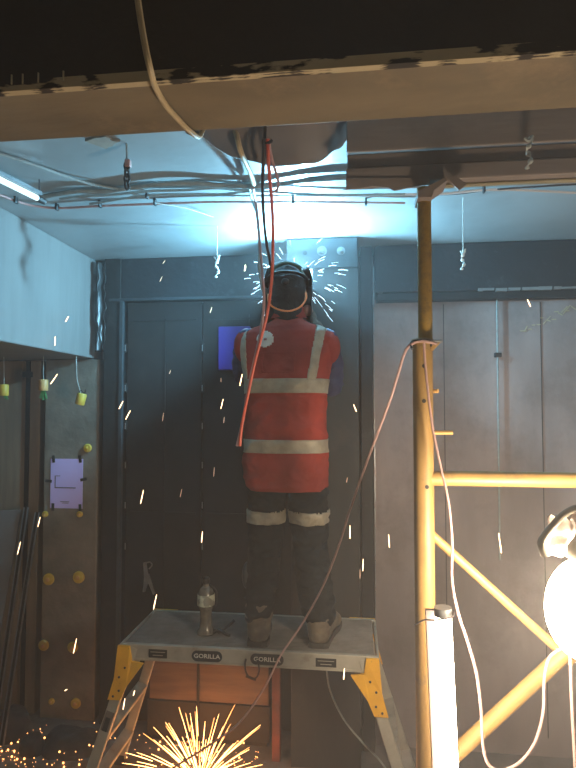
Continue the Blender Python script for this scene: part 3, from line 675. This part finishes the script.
# ================================================================== WORK PLATFORM
YD0, YD1 = 2.45, 2.88; DT = None
fl = at(120, 646, YD0); frt = at(378, 655, YD0); DT = (fl.z + frt.z) / 2
PXL, PXR = fl.x, frt.x
wp = empty('work_platform', ((PXL + PXR) / 2, (YD0 + YD1) / 2, 0), 'low aluminium work platform with yellow brackets carrying the welder', 'platform')
g = MB(); nP = 9; wY = (YD1 - YD0 - .04) / nP
for i in range(nP):
    y = YD0 + .02 + i * wY; g.box((PXL + .015, y + .003, DT - .03), (PXR - .015, y + wY - .003, DT), .002)
    for j in range(3): g.box((PXL + .017, y + .008 + j * wY / 3.2, DT - .001), (PXR - .017, y + .012 + j * wY / 3.2, DT + .0025))
g.build('deck', 'alu', wp)
RH = .066
for (ya, yb, nm) in ((YD0, YD0 + .022, 0), (YD1 - .022, YD1, 1)):
    rl = MB().box((PXL, ya, DT - RH), (PXR, yb, DT + .002), .003).box((PXL, ya - .004 if nm == 0 else yb, DT - RH), (PXR, ya if nm == 0 else yb + .004, DT - RH + .008)).build('side_rail', 'alu_rail', wp)
    if nm == 0:
        kd = pxm(YD0)
        def zr(px, py): return at(px, py, YD0 - .001)
        for (px, py, body, w, h, rd) in ((207, 652.5, 'GORILLA', 31, 10.5, 1), (267, 657, 'GORILLA', 33, 10.5, 1), (158, 648.5, 'SAFETY', 19, 8, 0), (326, 659.5, 'SAFETY', 20, 8, 0)):
            q = zr(px, py); hw = w / 2 * kd; hh = h / 2 * kd; q.z = DT - RH / 2 - .0005; P = []
            if rd:
                for i in range(24):
                    a = 2 * math.pi * i / 24; P.append(Vector((q.x + (hw - hh) * (1 if math.cos(a) > 0 else -1) + hh * math.cos(a), YD0 - .0035, q.z + hh * math.sin(a))))
            else: P = [Vector((q.x + sx_ * hw, YD0 - .0035, q.z + sz * hh)) for sx_, sz in ((-1, -1), (1, -1), (1, 1), (-1, 1))]
            lb = MB().prism(P, (0, .003, 0)).build('label_plate', 'black', rl)
            if rd: text(body, .026, (q.x, YD0 - .0042, q.z), 'white_ink', 'lettering', rl, sx=1.12)
            else:
                l_ = MB()
                for j, wdt in enumerate((.8, .55)): l_.box((q.x - hw * wdt, YD0 - .0042, q.z + (.006 - j * .014)), (q.x + hw * wdt, YD0 - .0035, q.z + (.0085 - j * .014)))
                l_.build('printed_lines', 'alu_rail', rl)
for s, X in ((-1, PXL), (1, PXR)):
    MB().box((X - .006, YD0, DT - RH), (X + .006, YD1, DT - .004), .002).build('end_rail', 'alu_rail', wp)
    sp = .30; ty = .10
    for q_, Y in ((-1, YD0 + .012), (1, YD1 - .012)):
        topx = X - s * .06; top = Vector((topx, Y, DT - .012)); bot = Vector((X + s * .20, Y + q_ * .07, .02))
        MB().bar(top, bot, .048, .026, up=(0, 1, 0), bev=.004).build('leg', 'alu_rail', wp)
        MB().bar(bot + Vector((0, 0, -.02)), bot + Vector((0, 0, .035)), .058, .036, bev=.006).build('rubber_foot', 'dark_rubber', wp)
        # yellow moulded bracket
        yb_ = Y + q_ * .016; tY = .012 * q_
        def lp(t, off): v = top.lerp(bot, t); return Vector((v.x + off, yb_ + q_ * .07 * t - q_ * .0, v.z))
        P = [Vector((X + s * .004, yb_, DT - .001)), Vector((X - s * .125, yb_, DT - .001 if q_ > 0 else DT - .018)), Vector((X - s * .12, yb_, DT - RH - .006)), lp(.20, -s * .035), lp(.27, -s * .028), lp(.27, s * .03), lp(.16, s * .034)]
        if q_ < 0: P = [Vector((X + s * .004, yb_, DT - RH * .02)), Vector((X - s * .05, yb_, DT - RH * .05)), Vector((X - s * .06, yb_, DT - RH - .002)), Vector((X - s * .115, yb_, DT - RH - .010))] + P[3:]
        MB().prism(P, (0, tY, 0)).build('corner_bracket', 'yellow_frp', wp)
        for t_, o_ in ((.1, 0), (.15, .012), (.22, -.008), (.25, .01)):
            v = lp(t_, s * o_); MB().lathe([(.005, 0), (.005, .003), (.002, .004)], v + Vector((0, tY, 0)), 'Y', 10).build('rivet', 'dark_rubber', wp)
    def lg(t, q_):
        Y = YD0 + .012 if q_ < 0 else YD1 - .012; a = Vector((X - s * .06, Y, DT - .012)); b_ = Vector((X + s * .20, Y + q_ * .07, .02)); return a.lerp(b_, t)
    for t_ in (.48, .80): MB().bar(lg(t_, -1), lg(t_, 1), .026, .055, up=(s, 0, .3), bev=.004).build('step_rung', 'alu_rail', wp)
    MB().bar(lg(.24, -1), lg(.05, 1), .008, .022, up=(1, 0, 0)).build('gusset', 'alu_rail', wp)
q = lg(.3, 1)
lbx = PXL; v0 = Vector((PXL - .06 * -1, YD0 + .012, DT - .012)); v1 = Vector((PXL - .20, YD0 + .012 - .07, .02)); 
a_ = v0.lerp(v1, .34) + Vector((0, -.014, 0)); b_ = v0.lerp(v1, .44) + Vector((0, -.014, 0))
MB().bar(a_, b_, .036, .003).build('warning_label', 'plasterboard', wp)
MB().bar(a_.lerp(b_, .3) + Vector((0, -.002, 0)), b_ + Vector((0, -.002, 0)), .022, .002).build('warning_print', 'black', wp)
# wire loop under the rail
lp_ = empty('wire_loop', at(252, 679, 2.44), 'black wire loop hanging below the platform rail', 'wire')
MB().tube(smoothpath([at(246, 659, 2.44), at(245, 668, 2.44), at(248, 676, 2.43), at(253, 679, 2.43), at(258, 675, 2.43), at(259, 667, 2.44), at(257, 660, 2.44)]), .0035, 8).build('loop', 'tape', lp_, True)
MB().tube([at(246, 676, 2.43), at(256, 680, 2.43)], .006, 8).build('twist', 'tape', lp_, True)

# bottle on the deck
kb = pxm(2.62); bc = at(206, 628, 2.60); bc.z = DT + .002; bc.x = at(206, 610, 2.6).x
bo = empty('spray_bottle', bc, 'dusty glass bottle with pale round label standing on the platform', 'bottle')
MB().lathe([(.012, 0), (.040, .002), (.042, .008), (.036, .02), (.030, .03), (.027, .06), (.028, .11), (.036, .13), (.040, .16), (.038, .19), (.028, .21), (.015, .22), (.013, .235)], bc, 'Z', 24).build('bottle_body', 'bottle', bo, True)
MB().lathe([(.0405, .135), (.0415, .14), (.0415, .18), (.040, .185)], bc, 'Z', 24).build('label_band', 'bottle_label', bo, True)
MB().lathe([(.016, .232), (.018, .235), (.018, .255), (.012, .262)], bc, 'Z', 16).build('bottle_cap', 'black', bo, True)
MB().tube(smoothpath([bc + Vector((.018, 0, .225)), bc + Vector((.05, -.005, .20)), bc + Vector((.052, -.005, .15)), bc + Vector((.045, -.005, .13))]), .004, 8).build('trigger', 'dark_rubber', bo, True)
# black hand screw / grip
hc = at(222, 627, 2.60); hc.z = DT + .012
hs_ = empty('hand_tool', (hc.x, hc.y, DT + .002), 'small black folded hand tool lying beside the bottle', 'tool')
MB().tube(smoothpath([hc + Vector((-.045, 0, .01)), hc + Vector((-.01, 0, .004)), hc + Vector((.03, .01, .03)), hc + Vector((.055, .02, .05))]), .0065, 8).build('upper_handle', 'tape', hs_, True)
MB().tube(smoothpath([hc + Vector((-.04, -.01, -.002)), hc + Vector((-.01, -.012, .012)), hc + Vector((.03, -.02, -.002)), hc + Vector((.045, -.02, -.002))]), .0065, 8).build('lower_handle', 'tape', hs_, True)
MB().ell(hc + Vector((-.012, -.006, .008)), .012).build('pivot', 'tape', hs_, True)

# spring clamp hanging on door
Yc = YF + .035; kc = pxm(Yc)
cp = empty('spring_clamp', at(148, 592, Yc), 'small grey spring clamp hanging on the dark door by platform', 'clamp')
MB().prism([at(143, 563, Yc), at(146, 562, Yc), at(149, 580, Yc), at(145, 592, Yc), at(142.5, 592, Yc), at(144, 578, Yc)], (0, .008, 0)).build('jaw', 'clamp', cp)
MB().prism([at(145, 576, Yc - .003), at(149, 574, Yc - .003), at(155, 594, Yc - .003), at(153, 595, Yc - .003)], (0, .008, 0)).build('jaw', 'clamp', cp)
MB().tube(smoothpath([at(146, 563, Yc), at(150, 562, Yc), at(152, 565, Yc), at(149, 569, Yc)]), .004, 8).build('spring', 'clamp', cp, True)

# ================================================================== WELDER
YM = 2.56
def P(px, py, dy=0.0): return at(px, py, YM + dy)
km = pxm(YM)
bt = DT + .003
pe = empty('person', (P(290, 600).x, YM, bt), 'welder in red reflective vest and dark trousers standing with back turned', 'person')
# skeleton points
shR, shL = P(326, 341, .0), P(248, 340, .0)
elR, elL = P(331, 384, .10), P(245, 374, .10)
wrR, wrL = P(318, 338, .28), P(262, 338, .28)
hipR, hipL = P(305, 462), P(271, 462)
knR, knL = P(310, 548, .02), P(265, 549, .01)
anR = P(319, 615, -.01); anL = P(259, 615, -.03)
anR.z = anL.z = bt + .11
neck = P(289, 322); headc = P(288, 291, .01)
arc = at(296, 280, 2.84)
def handpts(w, target, side):
    """palm centre + finger chains curled around a handle at target"""
    d = (target - w).normalized(); up = Vector((0, 0, 1)); sd = d.cross(up).normalized() * side; n = sd.cross(d) * side
    pal = w + d * .055
    ch = []
    for i in range(4):
        o = (i - 1.5) * .019; L = (.040, .044, .041, .032)[i]
        k0 = w + d * .095 + up * (-o * 1.0) ; 
        p1 = k0 + d * L * .7 - sd * .012; p2 = p1 - sd * L * .62 + d * .006; p3 = p2 - sd * L * .18 - d * L * .5
        ch.append(([w + d * .045 - up * o * .7, k0, p1, p2, p3], (.011, .0105, .0092, .0085, .0075)))
    t0 = w + d * .03 + up * .022 - sd * .012; t1 = t0 + d * .032 + up * .016 - sd * .02; t2 = t1 + d * .03 - sd * .018 - up * .004
    ch.append(([t0, t1, t2], (.013, .011, .0085)))
    return pal, d, sd, ch
tR = P(303, 318, .30); tL = P(281, 322, .31)
hands = [handpts(wrR, P(309, 300, .33), 1), handpts(wrL, P(274, 306, .33), -1)]
body = MB()
body.ell(headc, (.072, .092, .105)); body.ell(headc + Vector((0, .03, -.055)), (.052, .062, .052))
body.ell(headc + Vector((0, .098, -.015)), (.011, .018, .022)); body.ell(headc + Vector((0, .088, -.055)), (.024, .010, .007)); body.ell(headc + Vector((0, .078, .018)), (.05, .018, .010))
for s in (-1, 1): body.ell(headc + Vector((s * .076, 0, -.01)), (.010, .022, .032)); body.ell(headc + Vector((s * .03, .082, 0)), (.014, .012, .009))
body.cap(neck + Vector((0, 0, -.03)), headc + Vector((0, -.005, -.05)), .060, .054)
body.ell(P(288, 372), (.165, .095, .19)); body.ell(P(288, 440), (.14, .095, .13)); body.cap(shL, shR, .055, .055)
for (a, b_, c) in ((shR, elR, wrR), (shL, elL, wrL)): body.chain([a, b_, c], (.052, .040, .027))
for (a, b_, c) in ((hipR, knR, anR), (hipL, knL, anL)): body.chain([a, b_, c], (.082, .055, .038)); body.cap(c, c + Vector((0, .13, -.065)), .035, .028)
for pal, d, sd, ch in hands:
    body.ell(pal, (.036, .036, .036)); 
    for pts, rs in ch: body.chain(pts, rs)
bo_ = body.build('body', 'skin', pe); remesh(bo_, .006, 2)
for s in (-1, 1): MB().ell(headc + Vector((s * .03, .09, .001)), .009).build('eye', 'white_ink', pe, 'all')
# gloves
for (pal, d, sd, ch), w, e in ((hands[0], wrR, elR), (hands[1], wrL, elL)):
    g = MB(); g.ell(pal, (.040, .040, .040)); g.cap(w + (e - w).normalized() * .07, w, .047, .036)
    for pts, rs in ch: g.chain(pts, [r + .003 for r in rs])
    o = g.build('glove', 'glove', pe); remesh(o, .005, 1)
# sleeves
for s, (a, b_, c) in ((1, (shR, elR, wrR)), (-1, (shL, elL, wrL))):
    g = MB(); m1 = a.lerp(b_, .5) + Vector((s * .008, 0, 0)); m2 = b_.lerp(c, .45)
    g.chain([a, m1, b_, m2, c], (.054, .058, .056, .052, .042))
    o = g.build('sleeve', 'navy', pe); remesh(o, .007, 3, .006, 11)
# trousers
g = MB(); g.ell(P(288, 462), (.155, .11, .11))
g.chain([hipL, P(267, 505), knL, P(262, 585, -.005), anL + Vector((0, 0, .03))], (.090, .083, .070, .067, .064))
g.chain([hipR, P(309, 505), knR, P(315, 585, 0), anR + Vector((0, 0, .03))], (.090, .086, .075, .075, .070))
tro = g.build('trousers', 'trousers', pe); remesh(tro, .007, 3, .011, 10)
def zof(py, Y=None): return at(288, py, YM - .07 if Y is None else Y).z
patch(tro, lambda c: zof(525) < c.z < zof(513) and c.x < P(287, 500).x, .004, 'reflective_band', 'retro', pe)
patch(tro, lambda c: zof(525) < c.z < zof(513) and c.x > P(288, 500).x, .004, 'reflective_band', 'retro', pe)
MB().ell(P(247, 575, -.0), (.022, .045, .06)).build('knee_pad', 'grey_steel', pe, 'all')
# boots
for an, dx in ((anL, -.02), (anR, .045)):
    g = MB(); base = Vector((an.x, an.y, bt)); toe = base + Vector((dx, .19, .045))
    g.chain([an + Vector((0, 0, .05)), base + Vector((0, -.012, .055))], (.060, .050))
    g.cap(base + Vector((0, .01, .05)), toe, .050, .040); g.ell(toe + Vector((0, .0, -.005)), (.050, .055, .036))
    g.v = [Vector((v.x, v.y, max(v.z, bt + .012))) for v in g.v]
    bo1 = g.build('boot', 'boot', pe); remesh(bo1, .006, 2, .003, 20)
    s_ = MB(); pts = []
    for (tt, w) in ((-.055, .025), (-.045, .045), (0, .050), (.08, .046), (.16, .052), (.22, .045), (.245, .02)):
        pts.append((tt, w))
    L_ = [base + Vector((dx * max(t, 0) / .19 - w, t, 0)) for t, w in pts]; R_ = [base + Vector((dx * max(t, 0) / .19 + w, t, 0)) for t, w in pts][::-1]
    s_.prism(L_ + R_, (0, 0, .022)).build('sole', 'sole', bo1)
    MB().lathe([(.058, .0), (.064, .012), (.062, .035), (.055, .045)], an + Vector((0, 0, .0)), 'Z', 20).build('boot_cuff', 'boot', bo1, True)
# vest: loft
rows = [(311, 289, 12, .050), (316, 289, 15, .058), (320, 289, 21, .072), (325, 288, 36, .088), (331, 287.5, 45, .10), (338, 287, 49, .108), (348, 287, 48.5, .115), (360, 287, 46, .122), (375, 287, 43, .128), (395, 286, 41, .132), (420, 286, 41.5, .132), (445, 286, 42.5, .134), (465, 285.5, 43.5, .138), (480, 286, 43, .140), (488, 287, 41.5, .138), (492, 287.5, 39, .134)]
def prow(py):
    for i in range(len(rows) - 1):
        if rows[i][0] <= py <= rows[i + 1][0]:
            w = (py - rows[i][0]) / (rows[i + 1][0] - rows[i][0]); w = w * w * (3 - 2 * w) * .3 + w * .7
            return [rows[i][k] * (1 - w) + rows[i + 1][k] * w for k in (1, 2, 3)]
    return rows[-1][1:]
def sp_(v, e): return math.copysign(abs(v) ** e, v)
def vestpt(ang, py):
    cx, hw, hd = prow(py); c = P(cx, py); c.z = P(cx, py, -.11).z; s = pxm(YM)
    x = c.x + hw * s * sp_(math.cos(ang), .72); y = YM + hd * sp_(math.sin(ang), .8)
    e = min(1, (py - 311) / 60)
    q = Vector((x * 7, y * 7, c.z * 12)); n1 = noise.noise(q) ; n2 = noise.noise(Vector((x * 16 + 3, y * 16, c.z * 22)))
    low = 1.0 if py > 395 else .6
    off = (-.020 * abs(n1) - .009 * abs(n2)) * e * low
    # soft horizontal drape folds at waist, slight blousing above band
    off += .004 * math.sin((py - 395) * .22) * (1 if 395 < py < 440 else 0)
    nx, ny = math.cos(ang), math.sin(ang)
    z = c.z + (-.006 * noise.noise(Vector((ang * 2, 0, 0))) if py > 480 else 0)
    return Vector((x + nx * off, y + ny * off, z))
NU, NV = 220, 150
g = MB(); vs = []
pys = [311 + (492 - 311) * j / NV for j in range(NV + 1)]
for py in pys:
    for i in range(NU): vs.append(vestpt(2 * math.pi * i / NU, py))
fs = [(j * NU + i, j * NU + (i + 1) % NU, (j + 1) * NU + (i + 1) % NU, (j + 1) * NU + i) for j in range(NV) for i in range(NU)]
g.add(vs, fs); ve = g.build('vest', 'red_vest', pe, 'all')
md = ve.modifiers.new('thickness', 'SOLIDIFY'); md.thickness = .003
# pixel-like coordinates on the garment: metres from the welder's centre line
x_of = lambda px: P(px, 380, -.1).x
back = lambda c: c.y < YM
def zpy(py): return P(287, py, -.12).z
w_ = lambda c: None
patch(ve, lambda c: zpy(393) < c.z < zpy(379), .003, 'reflective_band', 'retro', pe)
patch(ve, lambda c: zpy(453) < c.z < zpy(440), .003, 'reflective_band', 'retro', pe)
def strapR(c):
    t = (zpy(330) - c.z) / (zpy(330) - zpy(380)); return back(c) and -.25 < t < 1 and x_of(315.5 - 8.5 * t) < c.x < x_of(325 - 9.5 * t)
def strapL(c):
    t = (zpy(330) - c.z) / (zpy(330) - zpy(380)); return back(c) and -.25 < t < 1 and x_of(238 + 2 * t) < c.x < x_of(244.5 + 2.5 * t)
patch(ve, strapR, .0035, 'shoulder_strap', 'retro', pe); patch(ve, strapL, .0035, 'shoulder_strap', 'retro', pe)
bc_ = P(265, 339, -.11)
bd = patch(ve, lambda c: back(c) and (c.x - bc_.x) ** 2 + (c.z - bc_.z) ** 2 < (8 * km) ** 2, .0035, 'round_badge', 'badge', pe)
patch(ve, lambda c: back(c) and (c.x - bc_.x) ** 2 + (c.z - bc_.z) ** 2 < (1.6 * km) ** 2, .0055, 'badge_mark', 'pink_hose', bd)
pk = lambda c: back(c) and x_of(262) < c.x < x_of(296) and zpy(373) < c.z < zpy(352)
pk2 = lambda c: back(c) and x_of(263.5) < c.x < x_of(294.5) and zpy(371.5) < c.z < zpy(353.5)
patch(ve, lambda c: pk(c) and not pk2(c), .002, 'pocket_seam', 'red_vest', pe)
# vest shoulder caps over the sleeves
for s, a, b_ in ((1, shR, elR), (-1, shL, elL)):
    g = MB(); g.ell(a + Vector((s * .006, .0, -.03)), (.060, .070, .082)); o = g.build('shoulder_cap', 'red_vest', pe, 'all')
# collar
g = MB(); nn = 30
cvs = []
for j, (py, hw, hd) in enumerate(((319, 19, .070), (313, 15.5, .062), (308, 15, .060), (306.5, 14, .056))):
    c = P(289, py)
    for i in range(nn): a = 2 * math.pi * i / nn; cvs.append(Vector((c.x + hw * km * math.cos(a), YM + .005 + hd * math.sin(a), c.z)))
g.add(cvs, [(j * nn + i, j * nn + (i + 1) % nn, (j + 1) * nn + (i + 1) % nn, (j + 1) * nn + i) for j in range(3) for i in range(nn)])
g.build('collar', 'red_vest', pe, 'all')
# head gear: knitted hood, straps, welding shield
hd = MB(); hd.ell(headc + Vector((0, -.006, .006)), (.083, .098, .112), seg=28, rings=18); hd.cap(headc + Vector((0, -.012, -.04)), neck + Vector((0, -.005, .01)), .072, .064)
o = hd.build('hood', 'hair', pe); remesh(o, .006, 2, .002, 20)
tilt = Matrix.Rotation(R(-12), 3, 'X')
def ringpts(c, rx, ry, M, a0=0, a1=360, n=40): return [c + M @ Vector((rx * math.cos(R(a0 + (a1 - a0) * i / n)), ry * math.sin(R(a0 + (a1 - a0) * i / n)), 0)) for i in range(n + 1)]
hg = MB().tube(ringpts(headc + Vector((0, -.004, .045)), .090, .104, tilt), .010, 8, ry=.006).build('headband', 'helmet_black', pe, True)
MB().tube(ringpts(headc + Vector((0, -.004, .0)), .088, .122, Matrix.Rotation(R(90), 3, 'X') @ Matrix.Rotation(0, 3, 'Y'), 20, 160), .010, 8).build('crown_strap', 'strap_green', hg, True)
MB().tube([headc + Vector((x, -.055 - .0, .088 + .03 * (1 - (x / .07) ** 2))) for x in [-.07 + .014 * i for i in range(11)]], .009, 8).build('crown_strap', 'strap_green', hg, True)
MB().ell(headc + Vector((0, -.106, .02)), (.018, .012, .016)).build('ratchet_knob', 'helmet_black', hg, 'all')
for s in (-1, 1): MB().lathe([(.020, 0), (.022, .006), (.014, .014)], headc + Vector((s * .093, .01, .035)), 'X' , 14, Matrix.Scale(s, 3)).build('pivot_knob', 'helmet_black', hg, True)
# shield shell
g = MB()
def fn(u, v):
    a = R(-102 + 204 * u); z = .125 - v * .30; w = .112 * (1 - .10 * max(0, v - .4) ** 1.5) * (.80 + .2 * min(1, v * 5) ** .6)
    return headc + Vector((math.sin(a) * w, .02 + math.cos(a) * (.135 + .02 * math.sin(v * 3.0)) * (.8 + .2 * min(1, v * 5)), z))
g.grid(fn, 36, 24, (0, .003, 0)); ws = g.build('welding_shield', 'helmet_black', pe, 'all')
MB().box(headc + Vector((-.05, .165, -.005)), headc + Vector((.05, .178, .05)), .004).build('shield_window', 'strap_green', ws)
# respirator blob seen beside jaw
MB().ell(headc + Vector((.088, .045, -.085)), (.024, .03, .026)).build('respirator_filter', 'pink_hose', pe, 'all')
cable('ear_cord', [headc + Vector((-.088, -.03, -.02)), P(269, 303, -.10), P(277, 309, -.12), P(289, 311, -.125), P(300, 307, -.11), P(306, 299, -.075), P(306, 293, -.05)], .0042, 'orange_cord', parent=pe)
# welding torch in the gloves
wt = empty('welding_torch', P(300, 320, .33), 'black welding torch held up by the welder, mostly hidden', 'torch')
MB().tube(smoothpath([P(300, 345, .36), P(299, 320, .345), at(298, 302, YM + .30), arc + Vector((.0, -.04, -.05))]), [.016] * 9 + [.016, .015, .014, .013, .012, .011, .010, .010, .009, .009, .009, .009, .008, .008, .008, .008][:16], 10).build('torch_handle', 'tape', wt, True)
MB().tube([arc + Vector((0, -.04, -.05)), arc + Vector((0, -.008, -.012))], .0045, 8).build('torch_nozzle', 'galv', wt, True)

# ================================================================== SPARKS
def sliver(px, py, L, ang, Y, m, rr=.0016):
    kk = pxm(Y); dx = math.sin(R(ang)) * L / 2; dy = math.cos(R(ang)) * L / 2
    return MB().tube([at(px - dx, py + dy, Y), at(px - dx * .3, py + dy * .3, Y), at(px + dx, py - dy, Y)], [rr * .7, rr, rr * .6], 6).build('spark', m)
SPK = [(52, 300, 6, 35, 3.0, 0), (67, 319, 6, 30, 2.9, 0), (55, 341, 9, 2, 2.8, 0), (54, 379, 12, 35, 2.7, 0), (121, 405, 9, 28, 2.8, 0), (128, 415, 10, 28, 2.7, 0), (142, 497, 14, 12, 2.6, 0), (163, 417, 8, 8, 3.1, 1), (181, 493, 8, 12, 3.1, 1),
 (202, 537, 11, 5, 2.7, 0), (155, 602, 15, 12, 2.4, 0), (222, 404, 10, 14, 2.9, 0), (224, 420, 6, 6, 3.1, 1), (214, 472, 9, 4, 3.1, 1), (19, 548, 13, 14, 2.8, 0), (39, 522, 10, 14, 2.9, 0), (75, 646, 15, 12, 2.7, 0), (350, 532, 13, 0, 2.3, 0),
 (363, 565, 12, 2, 2.7, 0), (360, 574, 9, 0, 2.9, 1), (355, 408, 8, -22, 2.6, 0), (389, 541, 13, -4, 2.4, 0), (500, 543, 20, -8, 2.2, 0), (529, 303, 8, -24, 2.6, 0), (164, 262, 4, 40, 3.1, 1), (161, 279, 6, 25, 3.1, 1), (211, 310, 6, 18, 3.0, 1), (245, 268, 6, 10, 2.9, 0),
 (241, 380, 12, 12, 2.4, 0), (344, 674, 11, 4, 2.3, 0), (124, 704, 11, 10, 2.6, 0), (134, 693, 5, 15, 2.6, 0), (221, 380, 4, 0, 3.1, 1), (66, 690, 3, 60, 2.9, 0), (347, 480, 5, 10, 3.0, 1), (170, 372, 4, 20, 3.1, 1)]
for px, py, L, an, Y, fa in SPK:
    tag(sliver(px, py, L, an, Y, 'spark_faint' if fa else 'spark_warm', .0022 if not fa else .0017), 'dim thin spark drifting before the dark steel' if fa else 'bright short glowing spark falling through the air', 'spark', 'faint sparks in the air' if fa else 'bright sparks falling in the air')
# spray around weld
g = MB(); rnd = random.Random(3)
for i in range(110):
    a = rnd.uniform(0, 2 * math.pi); el = rnd.uniform(-.8, .6); d = Vector((math.cos(a) * math.cos(el), .25 * math.sin(a), math.sin(el) * .9)).normalized()
    r0 = rnd.uniform(.09, .24); L = rnd.uniform(.012, .05)
    o_ = arc + Vector((0, -.02, -.01)); p_ = o_ + d * r0; e_ = p_ + d * L + Vector((0, 0, -L * .35 * rnd.random()))
    g.tube([p_, (p_ + e_) / 2 + Vector((0, 0, .002)), e_], rnd.uniform(.0006, .0013), 5)
tag(g.build('weld_spatter', 'spark_blue'), 'fine blue white spatter spraying out around the welder mask', 'sparks', kind='stuff')
tag(MB().ell(arc, .008).build('weld_arc', 'arc', None, 'all'), 'tiny blinding welding arc at the torch tip behind the mask', 'arc')
# burst on the floor
bs = at(200, 775, 2.80); bs.z = .02
g = MB(); go = MB(); rnd = random.Random(11)
for i in range(120):
    a = rnd.gauss(0, 52); a = max(-88, min(88, a)); d = Vector((math.sin(R(a)), rnd.uniform(-.5, .35), math.cos(R(a)) * rnd.uniform(.55, 1))).normalized()
    Lm = rnd.uniform(.12, .44); r0 = rnd.uniform(.15, .75) * Lm; n = 5; pts = []
    for k_ in range(n):
        s = r0 + (Lm - r0) * k_ / (n - 1); pts.append(bs + d * s + Vector((0, 0, -.35 * s * s)))
    (g if i % 3 else go).tube(pts, [.0017, .0018, .0016, .0012, .0007], 5)
tag(g.build('spark_burst', 'spark_gold'), 'golden fan of sparks bursting from the floor under the platform', 'sparks', kind='stuff')
tag(go.build('spark_burst', 'spark_orange'), 'deeper orange streaks within the spark fan under the platform', 'sparks', kind='stuff')
g = MB()
for i in range(330):
    px = rnd.choice([rnd.uniform(-5, 100), rnd.uniform(-5, 285), rnd.gauss(195, 45)]); py = rnd.uniform(727, 767) if px < 105 else rnd.uniform(716, 775)
    if px > 288: continue
    p_ = atz(px, py, .006)
    if p_.y > 3.2: continue
    g.ell(p_ + Vector((0, 0, rnd.choice([0, 0, 0, rnd.uniform(0, .05)]))), rnd.choice([.0016, .002, .003, .0055]), seg=6, rings=4)
tag(g.build('embers', 'spark_orange'), 'scattered glowing embers across the dark floor', 'embers', kind='stuff')

# ================================================================== LIGHTS, HAZE
def light(name, kind, loc, energy, color, size=.05, **kw):
    l = bpy.data.lights.new(name, kind); l.energy = energy; l.color = color
    if kind == 'POINT': l.shadow_soft_size = size
    o = bpy.data.objects.new(name, l); COL.objects.link(o); o.location = loc; return o
light('arc_light', 'POINT', arc + Vector((0, -.012, .015)), 200, (.30, .72, 1), .014)
light('burst_light', 'POINT', bs + Vector((0, -.02, .06)), 8, (1, .36, .10), .06)
w = bpy.data.worlds.new('world'); SC.world = w; w.use_nodes = True
w.node_tree.nodes['Background'].inputs[0].default_value = (.5, .45, .4, 1); w.node_tree.nodes['Background'].inputs[1].default_value = .02
vo = w.node_tree.nodes.new('ShaderNodeVolumeScatter'); w.node_tree.links.new(vo.outputs[0], w.node_tree.nodes['World Output'].inputs['Volume'])
vo.inputs['Density'].default_value = .024; vo.inputs['Color'].default_value = (.95, .95, .97, 1); vo.inputs['Anisotropy'].default_value = .3

SC.view_settings.view_transform = 'Standard'; SC.view_settings.look = 'None'; SC.view_settings.exposure = 0; SC.view_settings.gamma = 1; SC.view_settings.use_curve_mapping = False
SC.cycles.use_denoising = True
SC.cycles.max_bounces = 8; SC.cycles.volume_bounces = 1; SC.cycles.sample_clamp_indirect = 6
SC.cycles.use_adaptive_sampling = False
